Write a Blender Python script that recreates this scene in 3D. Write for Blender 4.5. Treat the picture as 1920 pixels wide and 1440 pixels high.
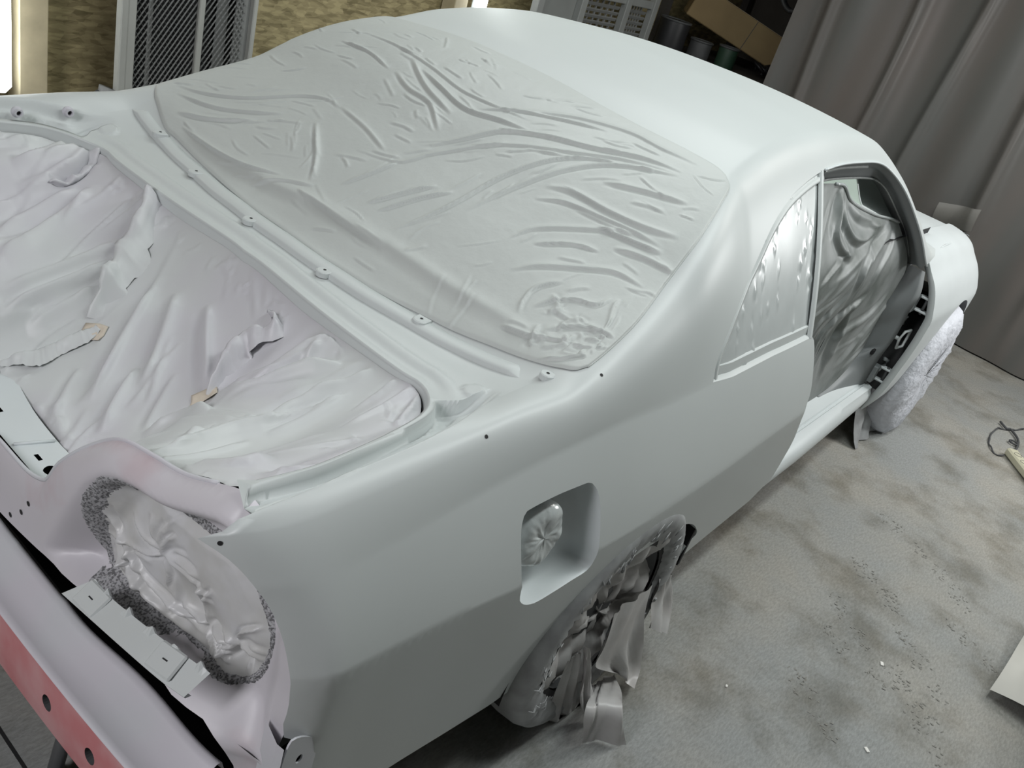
# Primed two-door car body masked for spraying in a garage, seen from behind its right rear corner.
import bpy, math, random
import numpy as np
from mathutils import Vector, Matrix
from mathutils.geometry import delaunay_2d_cdt

for o in list(bpy.data.objects):
    bpy.data.objects.remove(o, do_unlink=True)
C = bpy.context.scene.collection
SC = bpy.context.scene
rng = np.random.default_rng(7)
random.seed(7)

# ------------------------------------------------------------------ camera
CAM_POS = Vector((-1.4637, -1.3023, 1.6227))
RIGHT = Vector((.62568, -.73045, .27382)); DOWN = Vector((-.22432, -.50465, -.83367)); FWD = Vector((.74714, .46018, -.47960))
cam_d = bpy.data.cameras.new('camera'); cam = bpy.data.objects.new('camera', cam_d); C.objects.link(cam)
M = Matrix((RIGHT, -DOWN, -FWD)).transposed().to_4x4(); M.translation = CAM_POS
cam.matrix_world = M
cam_d.sensor_fit = 'HORIZONTAL'; cam_d.sensor_width = 36.0
cam_d.lens = 1595.07 / 1920 * 36.0
cam_d.clip_start = .02; cam_d.clip_end = 60
SC.camera = cam

# ------------------------------------------------------------------ light and exposure
SC.view_settings.view_transform = 'Standard'; SC.view_settings.look = 'None'
SC.view_settings.gamma = 1.0; SC.view_settings.use_curve_mapping = False
SC.view_settings.exposure = 0.0
w = bpy.data.worlds.new('world'); SC.world = w; w.use_nodes = True
w.node_tree.nodes['Background'].inputs[0].default_value = (.80, .90, .92, 1)
w.node_tree.nodes['Background'].inputs[1].default_value = .25

def area(name, loc, to, sx, sy, power, col=(1, 1, 1)):
    l = bpy.data.lights.new(name, 'AREA'); l.shape = 'RECTANGLE'; l.size = sx; l.size_y = sy
    l.energy = power; l.color = col
    o = bpy.data.objects.new(name, l); C.objects.link(o); o.location = loc
    d = Vector(to) - Vector(loc); o.rotation_euler = d.to_track_quat('-Z', 'Y').to_euler()
    return o
COOL = (.94, 1.0, .985)
area('ceiling_tube_light', (-3.1, -.55, 2.35), (-.8, -.4, .7), .5, 1.2, 43, (.98, .97, 1.0))
area('ceiling_tube_light', (1.3, .7, 2.9), (1.0, .4, 0), 2.0, .4, 27, COOL)
area('ceiling_tube_light', (.7, -1.25, 2.85), (.7, -1.1, 0), 2.2, .2, 33, COOL)
area('ceiling_tube_light', (3.1, -1.7, 2.75), (2.6, -1.2, 0), .35, 1.0, 30, (1.0, .98, .94))
area('standing_work_light', (3.5, -2.25, 1.75), (1.5, -.6, .8), .3, .7, 28, (.98, 1.0, .99))

# ------------------------------------------------------------------ helpers
def tag(o, label=None, cat=None, group=None, kind=None):
    for k, v in (('label', label), ('category', cat), ('group', group), ('kind', kind)):
        if v: o[k] = v
    return o

def thing(name, loc, label, cat, group=None):
    o = bpy.data.objects.new(name, None); C.objects.link(o); o.location = loc; o.empty_display_size = .1
    return tag(o, label, cat, group)

def mesh(name, V, F, mat, parent=None, smooth=True, normals=None, mats=None, midx=None):
    V = [tuple(float(c) for c in v) for v in V]; F = [tuple(int(i) for i in f) for f in F]
    me = bpy.data.meshes.new(name); me.from_pydata(V, [], F); me.update()
    if parent is not None and parent.location.length > 0 and parent.parent is None:
        off = parent.location
        me.transform(Matrix.Translation(-off))
    elif parent is not None and parent.parent is not None:
        root = parent.parent
        me.transform(Matrix.Translation(-root.location))
    for m_ in (mats or [mat]): me.materials.append(m_)
    if midx is not None: me.polygons.foreach_set('material_index', np.array(midx, dtype=np.int32))
    if smooth: me.polygons.foreach_set('use_smooth', np.ones(len(F), dtype=bool))
    if normals is not None: me.normals_split_custom_set_from_vertices([tuple(map(float, n)) for n in normals])
    o = bpy.data.objects.new(name, me); C.objects.link(o)
    if parent is not None: o.parent = parent
    return o

class MB:
    """collects shapes of one part"""
    def __init__(s): s.v = []; s.f = []
    def add(s, V, F):
        n = len(s.v); s.v += [tuple(v) for v in V]; s.f += [tuple(i + n for i in f) for f in F]; return s
    def box(s, c, d, rot=None, bev=0):
        x, y, z = [a/2 for a in d]; b = min(bev, x*.9, y*.9, z*.9)
        if b <= 0:
            V = [(i*x, j*y, k*z) for i in (-1, 1) for j in (-1, 1) for k in (-1, 1)]
            F = [(0, 1, 3, 2), (4, 6, 7, 5), (0, 4, 5, 1), (2, 3, 7, 6), (0, 2, 6, 4), (1, 5, 7, 3)]
        else:
            V = []; idx = {}
            for i in (-1, 1):
                for j in (-1, 1):
                    for k in (-1, 1):
                        for a in range(3):
                            p = [i*(x-b), j*(y-b), k*(z-b)]; p[a] = (i*x, j*y, k*z)[a]
                            idx[(i, j, k, a)] = len(V); V.append(tuple(p))
            F = []
            I = lambda i, j, k, a: idx[(i, j, k, a)]
            for sgn in (-1, 1):
                F.append((I(sgn, -1, -1, 0), I(sgn, 1, -1, 0), I(sgn, 1, 1, 0), I(sgn, -1, 1, 0)))
                F.append((I(-1, sgn, -1, 1), I(1, sgn, -1, 1), I(1, sgn, 1, 1), I(-1, sgn, 1, 1)))
                F.append((I(-1, -1, sgn, 2), I(1, -1, sgn, 2), I(1, 1, sgn, 2), I(-1, 1, sgn, 2)))
            for a1 in (-1, 1):
                for a2 in (-1, 1):
                    F.append((I(a1, a2, -1, 0), I(a1, a2, 1, 0), I(a1, a2, 1, 1), I(a1, a2, -1, 1)))
                    F.append((I(a1, -1, a2, 0), I(a1, 1, a2, 0), I(a1, 1, a2, 2), I(a1, -1, a2, 2)))
                    F.append((I(-1, a1, a2, 1), I(1, a1, a2, 1), I(1, a1, a2, 2), I(-1, a1, a2, 2)))
                    for a3 in (-1, 1): F.append((I(a1, a2, a3, 0), I(a1, a2, a3, 1), I(a1, a2, a3, 2)))
        if rot is not None: V = [tuple(rot @ Vector(v)) for v in V]
        return s.add([(v[0]+c[0], v[1]+c[1], v[2]+c[2]) for v in V], F)
    def tube(s, path, r, n=8, closed=False, cap=True):
        P = [Vector(p) for p in path]; m = len(P); V = []; F = []
        rr = r if hasattr(r, '__len__') else [r]*m
        ref = Vector((.137, .29, .95)).normalized()
        for i, p in enumerate(P):
            a = P[(i-1) % m] if (closed or i > 0) else p; b = P[(i+1) % m] if (closed or i < m-1) else p
            t = (b - a).normalized(); u = t.cross(ref)
            if u.length < 1e-3: u = t.cross(Vector((1, 0, 0)))
            u.normalize(); v = t.cross(u)
            for k in range(n):
                an = 2*math.pi*k/n; V.append(tuple(p + (u*math.cos(an) + v*math.sin(an))*rr[i]))
        for i in range(m if closed else m-1):
            for k in range(n):
                i2 = (i+1) % m; F.append((i*n+k, i*n+(k+1) % n, i2*n+(k+1) % n, i2*n+k))
        if cap and not closed: F += [tuple(range(n-1, -1, -1)), tuple(range((m-1)*n, m*n))]
        return s.add(V, F)
    def grid(s, G, closed_u=False, flip=False):
        """G: rows x cols x 3"""
        G = np.asarray(G, float); a, b = G.shape[:2]
        V = G.reshape(-1, 3); F = []
        for i in range(a - (0 if closed_u else 1)):
            for j in range(b - 1):
                q = (i*b+j, ((i+1) % a)*b+j, ((i+1) % a)*b+j+1, i*b+j+1)
                F.append(q[::-1] if flip else q)
        return s.add(V, F)
    def lathe(s, prof, c, axis='y', n=48, a0=0, a1=2*math.pi):
        """prof: list of (offset along axis, radius)"""
        full = abs(a1 - a0 - 2*math.pi) < 1e-6
        A = np.linspace(a0, a1, n, endpoint=not full)
        G = np.zeros((len(A), len(prof), 3))
        for i, an in enumerate(A):
            for j, (h, r) in enumerate(prof):
                ca, sa = math.cos(an)*r, math.sin(an)*r
                G[i, j] = {'y': (c[0]+ca, c[1]+h, c[2]+sa), 'x': (c[0]+h, c[1]+ca, c[2]+sa), 'z': (c[0]+ca, c[1]+sa, c[2]+h)}[axis]
        return s.grid(G, closed_u=full)
    def build(s, name, mat, parent=None, smooth=False):
        return mesh(name, s.v, s.f, mat, parent, smooth)

def resample(poly, n=None, step=None, closed=False):
    P = np.array(poly, float)
    if closed: P = np.vstack([P, P[:1]])
    d = np.r_[0, np.cumsum(np.linalg.norm(np.diff(P, axis=0), axis=1))]
    if n is None: n = max(2, int(round(d[-1]/step)) + 1)
    t = np.linspace(0, d[-1], n)
    R = np.stack([np.interp(t, d, P[:, k]) for k in range(P.shape[1])], 1)
    return R[:-1] if closed else R

def smooth_poly(poly, n, closed=False):
    """Catmull-Rom through the points, then evenly resampled to n points"""
    P = np.array(poly, float); m = len(P); out = []
    for i in range(m if closed else m-1):
        p0 = P[(i-1) % m] if closed or i > 0 else 2*P[0]-P[1]
        p1 = P[i]; p2 = P[(i+1) % m]
        p3 = P[(i+2) % m] if closed or i < m-2 else 2*P[-1]-P[-2]
        for t in np.linspace(0, 1, 12, endpoint=False):
            out.append(.5*(2*p1 + (p2-p0)*t + (2*p0-5*p1+4*p2-p3)*t*t + (3*p1-p0-3*p2+p3)*t**3))
    if not closed: out.append(P[-1])
    return resample(out, n + (1 if closed else 0), closed=closed) if closed else resample(out, n)

def inside(P, poly):
    P = np.asarray(P, float); poly = np.asarray(poly, float); r = np.zeros(len(P), bool)
    x, y = P[:, 0], P[:, 1]; n = len(poly)
    for i in range(n):
        a, b = poly[i], poly[(i+1) % n]
        if a[1] == b[1]: continue
        c = (a[1] > y) != (b[1] > y)
        r ^= c & (x < (b[0]-a[0])*(y-a[1])/(b[1]-a[1]) + a[0])
    return r

def segdist(P, poly, closed=False):
    """distance, signed side and arc fraction of the nearest point on a polyline"""
    P = np.asarray(P, float); Q = np.asarray(poly, float)
    if closed: Q = np.vstack([Q, Q[:1]])
    L = np.linalg.norm(np.diff(Q, axis=0), axis=1); S = np.r_[0, np.cumsum(L)]
    D = np.full(len(P), 1e9); SG = np.zeros(len(P)); U = np.zeros(len(P))
    for i in range(len(Q)-1):
        a, b = Q[i], Q[i+1]; e = b-a; l2 = e@e
        if l2 == 0: continue
        t = np.clip((P-a)@e/l2, 0, 1); c = a + t[:, None]*e; d = np.hypot(*(P-c).T)
        m = d < D
        D[m] = d[m]; SG[m] = np.sign(e[0]*(P[m, 1]-a[1]) - e[1]*(P[m, 0]-a[0])); U[m] = (S[i] + t[m]*L[i])/S[-1]
    return D, SG, U

def cdt_patch(outline, holes, pts, clear):
    loops = [np.asarray(outline, float)] + [np.asarray(h, float) for h in holes]
    pts = np.asarray(pts, float).reshape(-1, 2)
    k = inside(pts, loops[0])
    for h in loops[1:]: k &= ~inside(pts, h)
    pts = pts[k]
    for l in loops:
        pts = pts[segdist(pts, l, True)[0] > clear]
    V = []; E = []
    for l in loops:
        n = len(V); V += [Vector(p) for p in l]; E += [(n+i, n+(i+1) % len(l)) for i in range(len(l))]
    V += [Vector(p) for p in pts]
    v, e, f, *_ = delaunay_2d_cdt(V, E, [], 0, 1e-7)
    v = np.array([tuple(p) for p in v]); f = np.array([t for t in f if len(t) == 3])
    c = v[f].mean(1); k = inside(c, loops[0])
    for h in loops[1:]: k &= ~inside(c, h)
    return v, f[k]

def gridpts(x0, x1, y0, y1, s):
    X, Y = np.meshgrid(np.arange(x0, x1, s), np.arange(y0, y1, s*.87), indexing='ij')
    X = X + (np.arange(X.shape[1]) % 2)[None]*s*.5
    return np.stack([X.ravel(), Y.ravel()], 1)

def fold_field(P, polys, h, w, lean=.55, jitter=.35):
    """height of creased folds running along polylines"""
    Z = np.zeros(len(P)); r = np.random.default_rng(3)
    for q in polys:
        q = smooth_poly(q, max(6, 4*len(q)))
        lo = q.min(0) - 5*w; hi = q.max(0) + 5*w
        k = np.where(((P >= lo) & (P <= hi)).all(1))[0]
        hh = h*(1 + jitter*r.uniform(-1, 1)); ww = w*(1 + jitter*r.uniform(-1, 1))
        if not len(k): continue
        D, S, U = segdist(P[k], q); T = np.clip(np.minimum(U, 1-U)*5, 0, 1)**.8
        sd = D*S
        a = np.where(sd > 0, ww*1.35, ww*.62)
        Z[k] += hh*T*(.68*np.exp(-(sd/a)**2) + .32*np.exp(-(sd/(2.3*a))**2) - lean*.8*np.exp(-((sd + 1.7*ww)/(ww*1.1))**2))
    return Z

def noise2(P, scale, seed=0, octaves=3):
    """smooth value noise"""
    P = np.asarray(P, float)*scale; out = np.zeros(len(P)); amp = 1; tot = 0
    r = np.random.default_rng(seed); T = r.uniform(-1, 1, (64, 64))
    for o_ in range(octaves):
        q = P*(2**o_) + 17.3*o_; i = np.floor(q).astype(int); f = q - i; f = f*f*(3-2*f)
        g = lambda a, b: T[(i[:, 0]+a) % 64, (i[:, 1]+b) % 64]
        out += amp*((g(0, 0)*(1-f[:, 0]) + g(1, 0)*f[:, 0])*(1-f[:, 1]) + (g(0, 1)*(1-f[:, 0]) + g(1, 1)*f[:, 0])*f[:, 1])
        tot += amp; amp *= .5
    return out/tot

# ------------------------------------------------------------------ materials
def nodes(name):
    m = bpy.data.materials.new(name); m.use_nodes = True; nt = m.node_tree
    return m, nt, nt.nodes['Principled BSDF']

def plain(name, col, rough=.5, metal=0, vary=.06, scale=8, bump=0, bscale=60, spec=.5, emit=None):
    m, nt, b = nodes(name); N = nt.nodes; L = nt.links
    b.inputs['Roughness'].default_value = rough; b.inputs['Metallic'].default_value = metal
    b.inputs['Specular IOR Level'].default_value = spec
    tc = N.new('ShaderNodeTexCoord'); nz = N.new('ShaderNodeTexNoise'); nz.inputs['Scale'].default_value = scale
    nz.inputs['Detail'].default_value = 5; L.new(tc.outputs['Object'], nz.inputs['Vector'])
    r = N.new('ShaderNodeValToRGB'); L.new(nz.outputs['Fac'], r.inputs['Fac'])
    c = np.array(col[:3]); r.color_ramp.elements[0].color = (*np.clip(c*(1-vary), 0, 1), 1); r.color_ramp.elements[1].color = (*np.clip(c*(1+vary), 0, 1), 1)
    r.color_ramp.elements[0].position = .3; r.color_ramp.elements[1].position = .7
    L.new(r.outputs['Color'], b.inputs['Base Color'])
    if bump:
        n2 = N.new('ShaderNodeTexNoise'); n2.inputs['Scale'].default_value = bscale; n2.inputs['Detail'].default_value = 4
        L.new(tc.outputs['Object'], n2.inputs['Vector'])
        bp = N.new('ShaderNodeBump'); bp.inputs['Strength'].default_value = bump; bp.inputs['Distance'].default_value = .01
        L.new(n2.outputs['Fac'], bp.inputs['Height']); L.new(bp.outputs['Normal'], b.inputs['Normal'])
    if emit:
        b.inputs['Emission Color'].default_value = (*emit[0], 1); b.inputs['Emission Strength'].default_value = emit[1]
    return m

def dusted(name, base, dust, scale=4, lo=.45, hi=.62, rough=.5, mapping=None):
    """primer with patches of thinner, differently coloured spray"""
    m, nt, b = nodes(name); N = nt.nodes; L = nt.links; b.inputs['Roughness'].default_value = rough
    tc = N.new('ShaderNodeTexCoord'); nz = N.new('ShaderNodeTexNoise'); nz.inputs['Scale'].default_value = scale; nz.inputs['Detail'].default_value = 3
    L.new(tc.outputs['Object'], nz.inputs['Vector'])
    r = N.new('ShaderNodeValToRGB'); L.new(nz.outputs['Fac'], r.inputs['Fac'])
    r.color_ramp.elements[0].position = lo; r.color_ramp.elements[1].position = hi
    r.color_ramp.elements[0].color = (*base, 1); r.color_ramp.elements[1].color = (*dust, 1)
    L.new(r.outputs['Color'], b.inputs['Base Color'])
    return m

PRIMER = plain('primer_grey', (.557, .588, .585), .42, vary=.015, scale=2.5, spec=.45)
PRIMER_L = dusted('primer_lilac', (.57, .555, .60), (.56, .57, .60), 5)
PANEL = dusted('primer_over_red', (.57, .55, .585), (.50, .38, .41), 6, .56, .78, .45)
PINK = dusted('thin_primer_over_red', (.52, .19, .20), (.56, .30, .31), 9, .42, .66, .5)
FILM = plain('masking_paper', (.50, .525, .512), .48, vary=.02, scale=6, bump=.10, bscale=45)
TRFILM = dusted('masking_film_white', (.58, .60, .60), (.56, .555, .585), 3.5, .42, .6, .45)
GLOSSF = plain('glossy_masking_film', (.50, .53, .53), .22, vary=.05, scale=20, bump=.25, bscale=30, spec=.6)
TAPE = plain('masking_tape_beige', (.62, .55, .46), .6, vary=.05, scale=30)
DARK = plain('dark_cavity', (.012, .012, .013), .8)  # near-black: shade of gaps and holes put into the colour; also tyres, dashboard
DGREY = plain('dark_grey_metal', (.07, .072, .075), .6, vary=.2)
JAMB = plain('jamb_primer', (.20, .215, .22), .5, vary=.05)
WHITE = plain('white_primer', (.62, .66, .67), .42, vary=.02)
# ---- body form: half sections across the car, x forward from the rear axle, y positive to the left, z up ----
def pchip(xs, ys):
    xs = np.array(xs, float); ys = np.array(ys, float)
    h = np.diff(xs); d = np.diff(ys) / h
    m = np.zeros_like(ys); m[0] = d[0]; m[-1] = d[-1]
    for i in range(1, len(xs) - 1):
        if d[i-1] * d[i] > 0:
            w1 = 2*h[i] + h[i-1]; w2 = h[i] + 2*h[i-1]
            m[i] = (w1 + w2) / (w1 / d[i-1] + w2 / d[i])
    def fn(x):
        x = np.clip(np.asarray(x, float), xs[0], xs[-1])
        i = np.clip(np.searchsorted(xs, x, side='right') - 1, 0, len(xs) - 2)
        t = (x - xs[i]) / h[i]
        return ((1+2*t)*(1-t)**2*ys[i] + t*(1-t)**2*h[i]*m[i] + t*t*(3-2*t)*ys[i+1] + t*t*(t-1)*h[i]*m[i+1])
    return fn

def sstep(a, b, v):
    t = np.clip((np.asarray(v, float) - a) / (b - a), 0, 1)
    return t*t*(3 - 2*t)

SX = [-1.05, -.99, -.94, -.90, -.85, -.75, -.6, -.4, -.2, 0, .3, .6, .9, 1.3, 1.7, 2.05, 2.4]
Y1 = pchip(SX, [.60, .69, .752, .790, .814, .819, .826, .838, .845, .848, .846, .842, .842, .844, .845, .845, .845])
Y0 = pchip([-1.05, .4, .9, 1.3, 2.12], [.034, .032, .036, .044, .062])
Z1 = pchip(SX, [.70, .70, .70, .70, .70, .695, .683, .66, .64, .632, .625, .63, .635, .635, .64, .64, .64])
Y2 = pchip(SX, [.60, .685, .735, .755, .765, .766, .765, .770, .775, .777, .776, .775, .77, .765, .758, .752, .75])
Z2 = pchip(SX, [.84, .84, .842, .842, .845, .85, .86, .875, .88, .872, .868, .866, .866, .87, .88, .89, .9])
ZS = [-1.05, -.95, -.6, -.45, -.36, -.266, -.15, 0, .09, .215, .30, .36, .5, .7, .9, 1.2, 1.4, 1.6, 1.8, 2.05, 2.4]
YR = pchip(ZS, [.62, .702, .728, .74, .748, .752, .748, .73, .712, .672, .640, .62, .603, .593, .59, .583, .588, .648, .70, .752, .76])
ZR = pchip(ZS, [.945, .96, .978, .983, .984, .992, 1.024, 1.078, 1.135, 1.198, 1.228, 1.245, 1.285, 1.31, 1.318, 1.305, 1.283, 1.195, 1.08, .935, .92])
ZC = pchip(ZS, [.91, .91, .91, .90, .90, .953, 1.018, 1.098, 1.152, 1.216, 1.248, 1.262, 1.300, 1.333, 1.350, 1.345, 1.32, 1.25, 1.14, 1.0, .97])
PW = pchip([-1, -.45, -.2, .3, 2.4], [8, 8, 3.2, 2.4, 2.4])
T1, T2, T3, T4 = .38, .62, 1.00, 1.60     # section coordinate: sill - lower crease - belt - roof edge - centre line

def half_section(x, t):
    """right-hand half: returns |y|, z for section coordinate t"""
    x = np.asarray(x, float); t = np.asarray(t, float)
    x, t = np.broadcast_arrays(x, t)
    y1, z1, y2, z2 = Y1(x), Z1(x), Y2(x), Z2(x)
    yr, zr, zc, pw = YR(x), ZR(x), ZC(x), PW(x)
    u = np.clip(t / T1, 0, 1)
    y0 = Y0(x); ya = (y1 - y0) + y0*(1 - (1-u)**1.2); za = .25 + (z1 - .25)*u
    v = np.clip((t - T1) / (T2 - T1), 0, 1)
    yb = y1 + (y2 - y1)*(.68*v + .32*v*v); zb = z1 + (z2 - z1)*v
    top = lambda y: zc - (zc - zr)*np.abs(y / yr)**pw
    yq = yr*.88; zq = top(yq)
    w = np.clip((t - T2) / (T3 - T2), 0, 1)
    k = .80
    ay, az = y2 + (yr - y2)*k, z2 + (zr - z2)*k
    by, bz = yq + (yr - yq)*k, zq + (zr - zq)*k
    c0, c1, c2, c3 = (1-w)**3, 3*w*(1-w)**2, 3*w*w*(1-w), w**3
    yc_ = c0*y2 + c1*ay + c2*by + c3*yq; zc_ = c0*z2 + c1*az + c2*bz + c3*zq
    q = np.clip((t - T3) / (T4 - T3), 0, 1)
    yd = yq*(1 - q); zd = top(yd)
    y = np.where(t <= T1, ya, np.where(t <= T2, yb, np.where(t <= T3, yc_, yd)))
    z = np.where(t <= T1, za, np.where(t <= T2, zb, np.where(t <= T3, zc_, zd)))
    return y, z

def body(x, t):
    """whole body skin: t runs 0 (right sill) .. T4 (centre line) .. 2*T4 (left sill)"""
    x, t = np.broadcast_arrays(np.asarray(x, float), np.asarray(t, float))
    y, z = half_section(x, np.where(t > T4, 2*T4 - t, t))
    return np.where(t > T4, y, -y), z

XREAR = lambda y: -.962 + .13*np.asarray(y, float)**4          # outer face of the tail panel
LIPH = pchip([-1, 0, .09, .139, .194, .216, .245, .296, .365, .444, .515, .587, .64, 1], [.605, .605, .607, .61, .628, .65, .70, .758, .811, .834, .852, .882, .90, .905])

def trunk_base(x, y):
    """slack sheet over the luggage opening"""
    a = np.abs(y)
    u = np.clip((np.asarray(x, float) + .88) / .41, 0, 1)
    zr = LIPH(a) - .012
    side = sstep(.45, .62, a)
    z = zr + (.893 - zr)*u**.8
    z = z - .055*np.sin(np.pi*u)**.8*(1 - side) - .02*(1 - side)*np.cos(a*2.4)
    return z*(1 - side) + np.minimum(.893, .893 - .02*(1-sstep(.58, .62, a)))*side
# measured outlines and fold lines, metres
FUEL = [(-0.304,0.538),(-0.292,0.533),(-0.273,0.513),(-0.259,0.48),(-0.246,0.418),(-0.241,0.383),(-0.236,0.356),(-0.245,0.33),(-0.299,0.323),(-0.352,0.316),(-0.396,0.313),(-0.425,0.32),(-0.448,0.333),(-0.464,0.354),(-0.478,0.408),(-0.487,0.497),(-0.481,0.533),(-0.47,0.541),(-0.397,0.543),(-0.331,0.54)]
ARCH = [(0.443,0.089),(0.39,0.142),(0.318,0.193),(0.242,0.23),(0.164,0.244),(0.092,0.251),(-0.018,0.255),(-0.093,0.219),(-0.149,0.163),(-0.174,0.117),(-0.223,0.088),(-0.273,0.016),(-0.304,-0.006)]
DOORCUT = [(0.773,0.608),(0.792,0.593),(0.804,0.561),(0.818,0.507),(0.832,0.439),(0.829,0.369),(0.928,0.236),(0.973,0.141),(1.014,0.047),(0.993,0.008)]
QWIN = [(0.169,0.62),(0.176,0.646),(0.221,0.673),(0.286,0.701),(0.384,0.734),(0.474,0.769),(0.571,0.797),(0.664,0.813),(0.738,0.824),(0.808,0.832)]
QWINB = [(0.267,0.611),(0.502,0.613),(0.773,0.608)]
DOORTOP = [(0.815,0.834),(0.949,0.841),(1.153,0.846),(1.328,0.851),(1.441,0.847),(1.516,0.847),(1.581,0.84),(1.663,0.816),(1.772,0.777),(1.855,0.723),(1.953,0.638)]
FILMB = [(-0.294,2.187),(-0.321,2.105),(-0.323,2.051),(-0.333,1.946),(-0.352,1.748),(-0.353,1.632),(-0.356,1.524),(-0.352,1.461),(-0.348,1.377),(-0.333,1.263),(-0.327,1.2),(-0.317,1.123),(-0.312,1.057),(-0.307,1.003),(-0.299,0.931),(-0.276,0.907)]
FILMT = [(-0.248,0.911),(-0.15,0.924),(-0.004,0.958),(0.111,0.955),(0.221,0.951),(0.284,0.952),(0.31,0.987),(0.332,1.035),(0.337,1.133),(0.337,1.266),(0.348,1.415),(0.369,1.585),(0.38,1.833),(0.373,1.99),(0.34,2.195)]
RIDGE = [(-0.298,2.066),(-0.298,1.994),(-0.293,1.902),(-0.284,1.749),(-0.268,1.633),(-0.264,1.541),(-0.264,1.39),(-0.267,1.262),(-0.265,1.162),(-0.267,1.078),(-0.246,1.028)]
TABS = [(-0.344,2.088),(-0.37,1.91),(-0.395,1.686),(-0.394,1.462),(-0.351,1.251),(-0.331,0.987)]
FOLDS = [[(0.204,2.121),(0.206,1.997),(0.19,1.853),(0.163,1.711),(0.159,1.642),(0.164,1.543),(0.168,1.48)],[(-0.023,1.612),(0.046,1.553),(0.105,1.505),(0.141,1.432),(0.179,1.308),(0.226,1.187),(0.245,1.088)],[(-0.115,1.712),(-0.087,1.606),(-0.031,1.575),(0.051,1.503),(0.093,1.44),(0.142,1.33),(0.195,1.219),(0.234,1.094)],[(-0.207,1.644),(-0.143,1.622),(-0.087,1.606)],[(-0.231,1.457),(-0.125,1.425),(0.004,1.404),(0.088,1.359),(0.141,1.303),(0.185,1.212)],[(-0.111,1.39),(0.007,1.358),(0.105,1.299),(0.17,1.225),(0.23,1.091)],[(-0.001,1.307),(0.026,1.254),(0.037,1.173),(0.046,1.091),(0.049,1.029)],[(0.037,1.313),(0.056,1.258),(0.057,1.166),(0.066,1.083),(0.085,1.011)],[(-0.094,1.266),(-0.061,1.249),(-0.018,1.196),(0.03,1.122),(0.049,1.071)],[(-0.097,1.227),(-0.051,1.169),(-0.033,1.118)],[(0.174,1.541),(0.21,1.469),(0.248,1.389),(0.284,1.266),(0.284,1.17),(0.291,1.111),(0.295,1.064)],[(0.129,1.609),(0.179,1.524),(0.216,1.418),(0.251,1.309)],[(0.166,1.841),(0.141,1.74),(0.117,1.63),(0.132,1.532),(0.141,1.454)],[(0.125,1.878),(0.095,1.793),(0.085,1.709),(0.031,1.618)],[(-0.034,1.864),(-0.051,1.763),(-0.068,1.7),(-0.081,1.657)],[(0.141,2.111),(0.145,2.011),(0.122,1.899)],[(0.186,1.901),(0.122,1.766),(0.086,1.64)],[(-0.228,2.211),(-0.2,2.14),(-0.143,2.049),(-0.06,1.968),(-0.033,1.908),(-0.039,1.857)],[(-0.244,2.179),(-0.216,2.078),(-0.176,2.002),(-0.131,1.936)],[(-0.297,2.072),(-0.297,2.001),(-0.295,1.925),(-0.286,1.842),(-0.259,1.759)],[(-0.107,1.855),(-0.185,1.752),(-0.237,1.702)],[(-0.281,2.119),(-0.243,2.038),(-0.184,1.959)],[(-0.174,1.214),(-0.137,1.183),(-0.099,1.131),(-0.057,1.067),(-0.051,1.001)],[(-0.218,1.12),(-0.184,1.102),(-0.158,1.072),(-0.147,1.041),(-0.115,1.029)],[(-0.248,1.067),(-0.221,1.045),(-0.196,1.003),(-0.189,0.938)],[(-0.265,1.06),(-0.251,1.027),(-0.228,1.02)],[(-0.28,1.135),(-0.274,1.082),(-0.265,1.053)],[(-0.305,1.032),(-0.287,0.996),(-0.262,0.948)],[(-0.187,0.985),(-0.133,1.013),(-0.106,1.016)],[(-0.243,1.131),(-0.215,1.144),(-0.178,1.147),(-0.137,1.12)],[(-0.311,1.801),(-0.269,1.747),(-0.241,1.684)],[(-0.269,1.699),(-0.272,1.563),(-0.274,1.437)],[(-0.211,1.558),(-0.146,1.523),(-0.092,1.489)],[(-0.213,1.523),(-0.137,1.486),(-0.087,1.449)],[(0.015,1.159),(0.026,1.089),(0.037,1.02)],[(0.112,1.222),(0.14,1.143),(0.17,1.037)],[(-0.008,1.102),(0.01,1.039),(0.018,0.962)],[(0.024,1.228),(0.032,1.146),(0.038,1.072)]]
QREAR = [(-0.995,0.726),(-0.965,0.666),(-0.936,0.585),(-0.919,0.491),(-0.909,0.378),(-0.904,0.331),(-0.905,0.285)]
GUTX = [(-0.967,0.778),(-0.844,0.842),(-0.688,0.858),(-0.596,0.887),(-0.425,1.007)]
DOTS = [(-0.558,0.774),(-0.264,0.838),(-0.977,0.72)]
LIP = [(-0.682,0.576),(-0.587,0.593),(-0.502,0.599),(-0.438,0.592),(-0.432,0.542),(-0.459,0.273),(-0.469,-0.065),(-0.478,-0.243),(-0.481,-0.396),(-0.482,-0.481),(-0.48,-0.518),(-0.492,-0.552),(-0.523,-0.586),(-0.561,-0.609),(-0.604,-0.623),(-0.694,-0.638),(-0.797,-0.647),(-0.845,-0.64),(-0.886,-0.63),(-0.919,-0.609),(-0.948,-0.571),(-0.96,-0.53),(-0.973,-0.49)]
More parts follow.
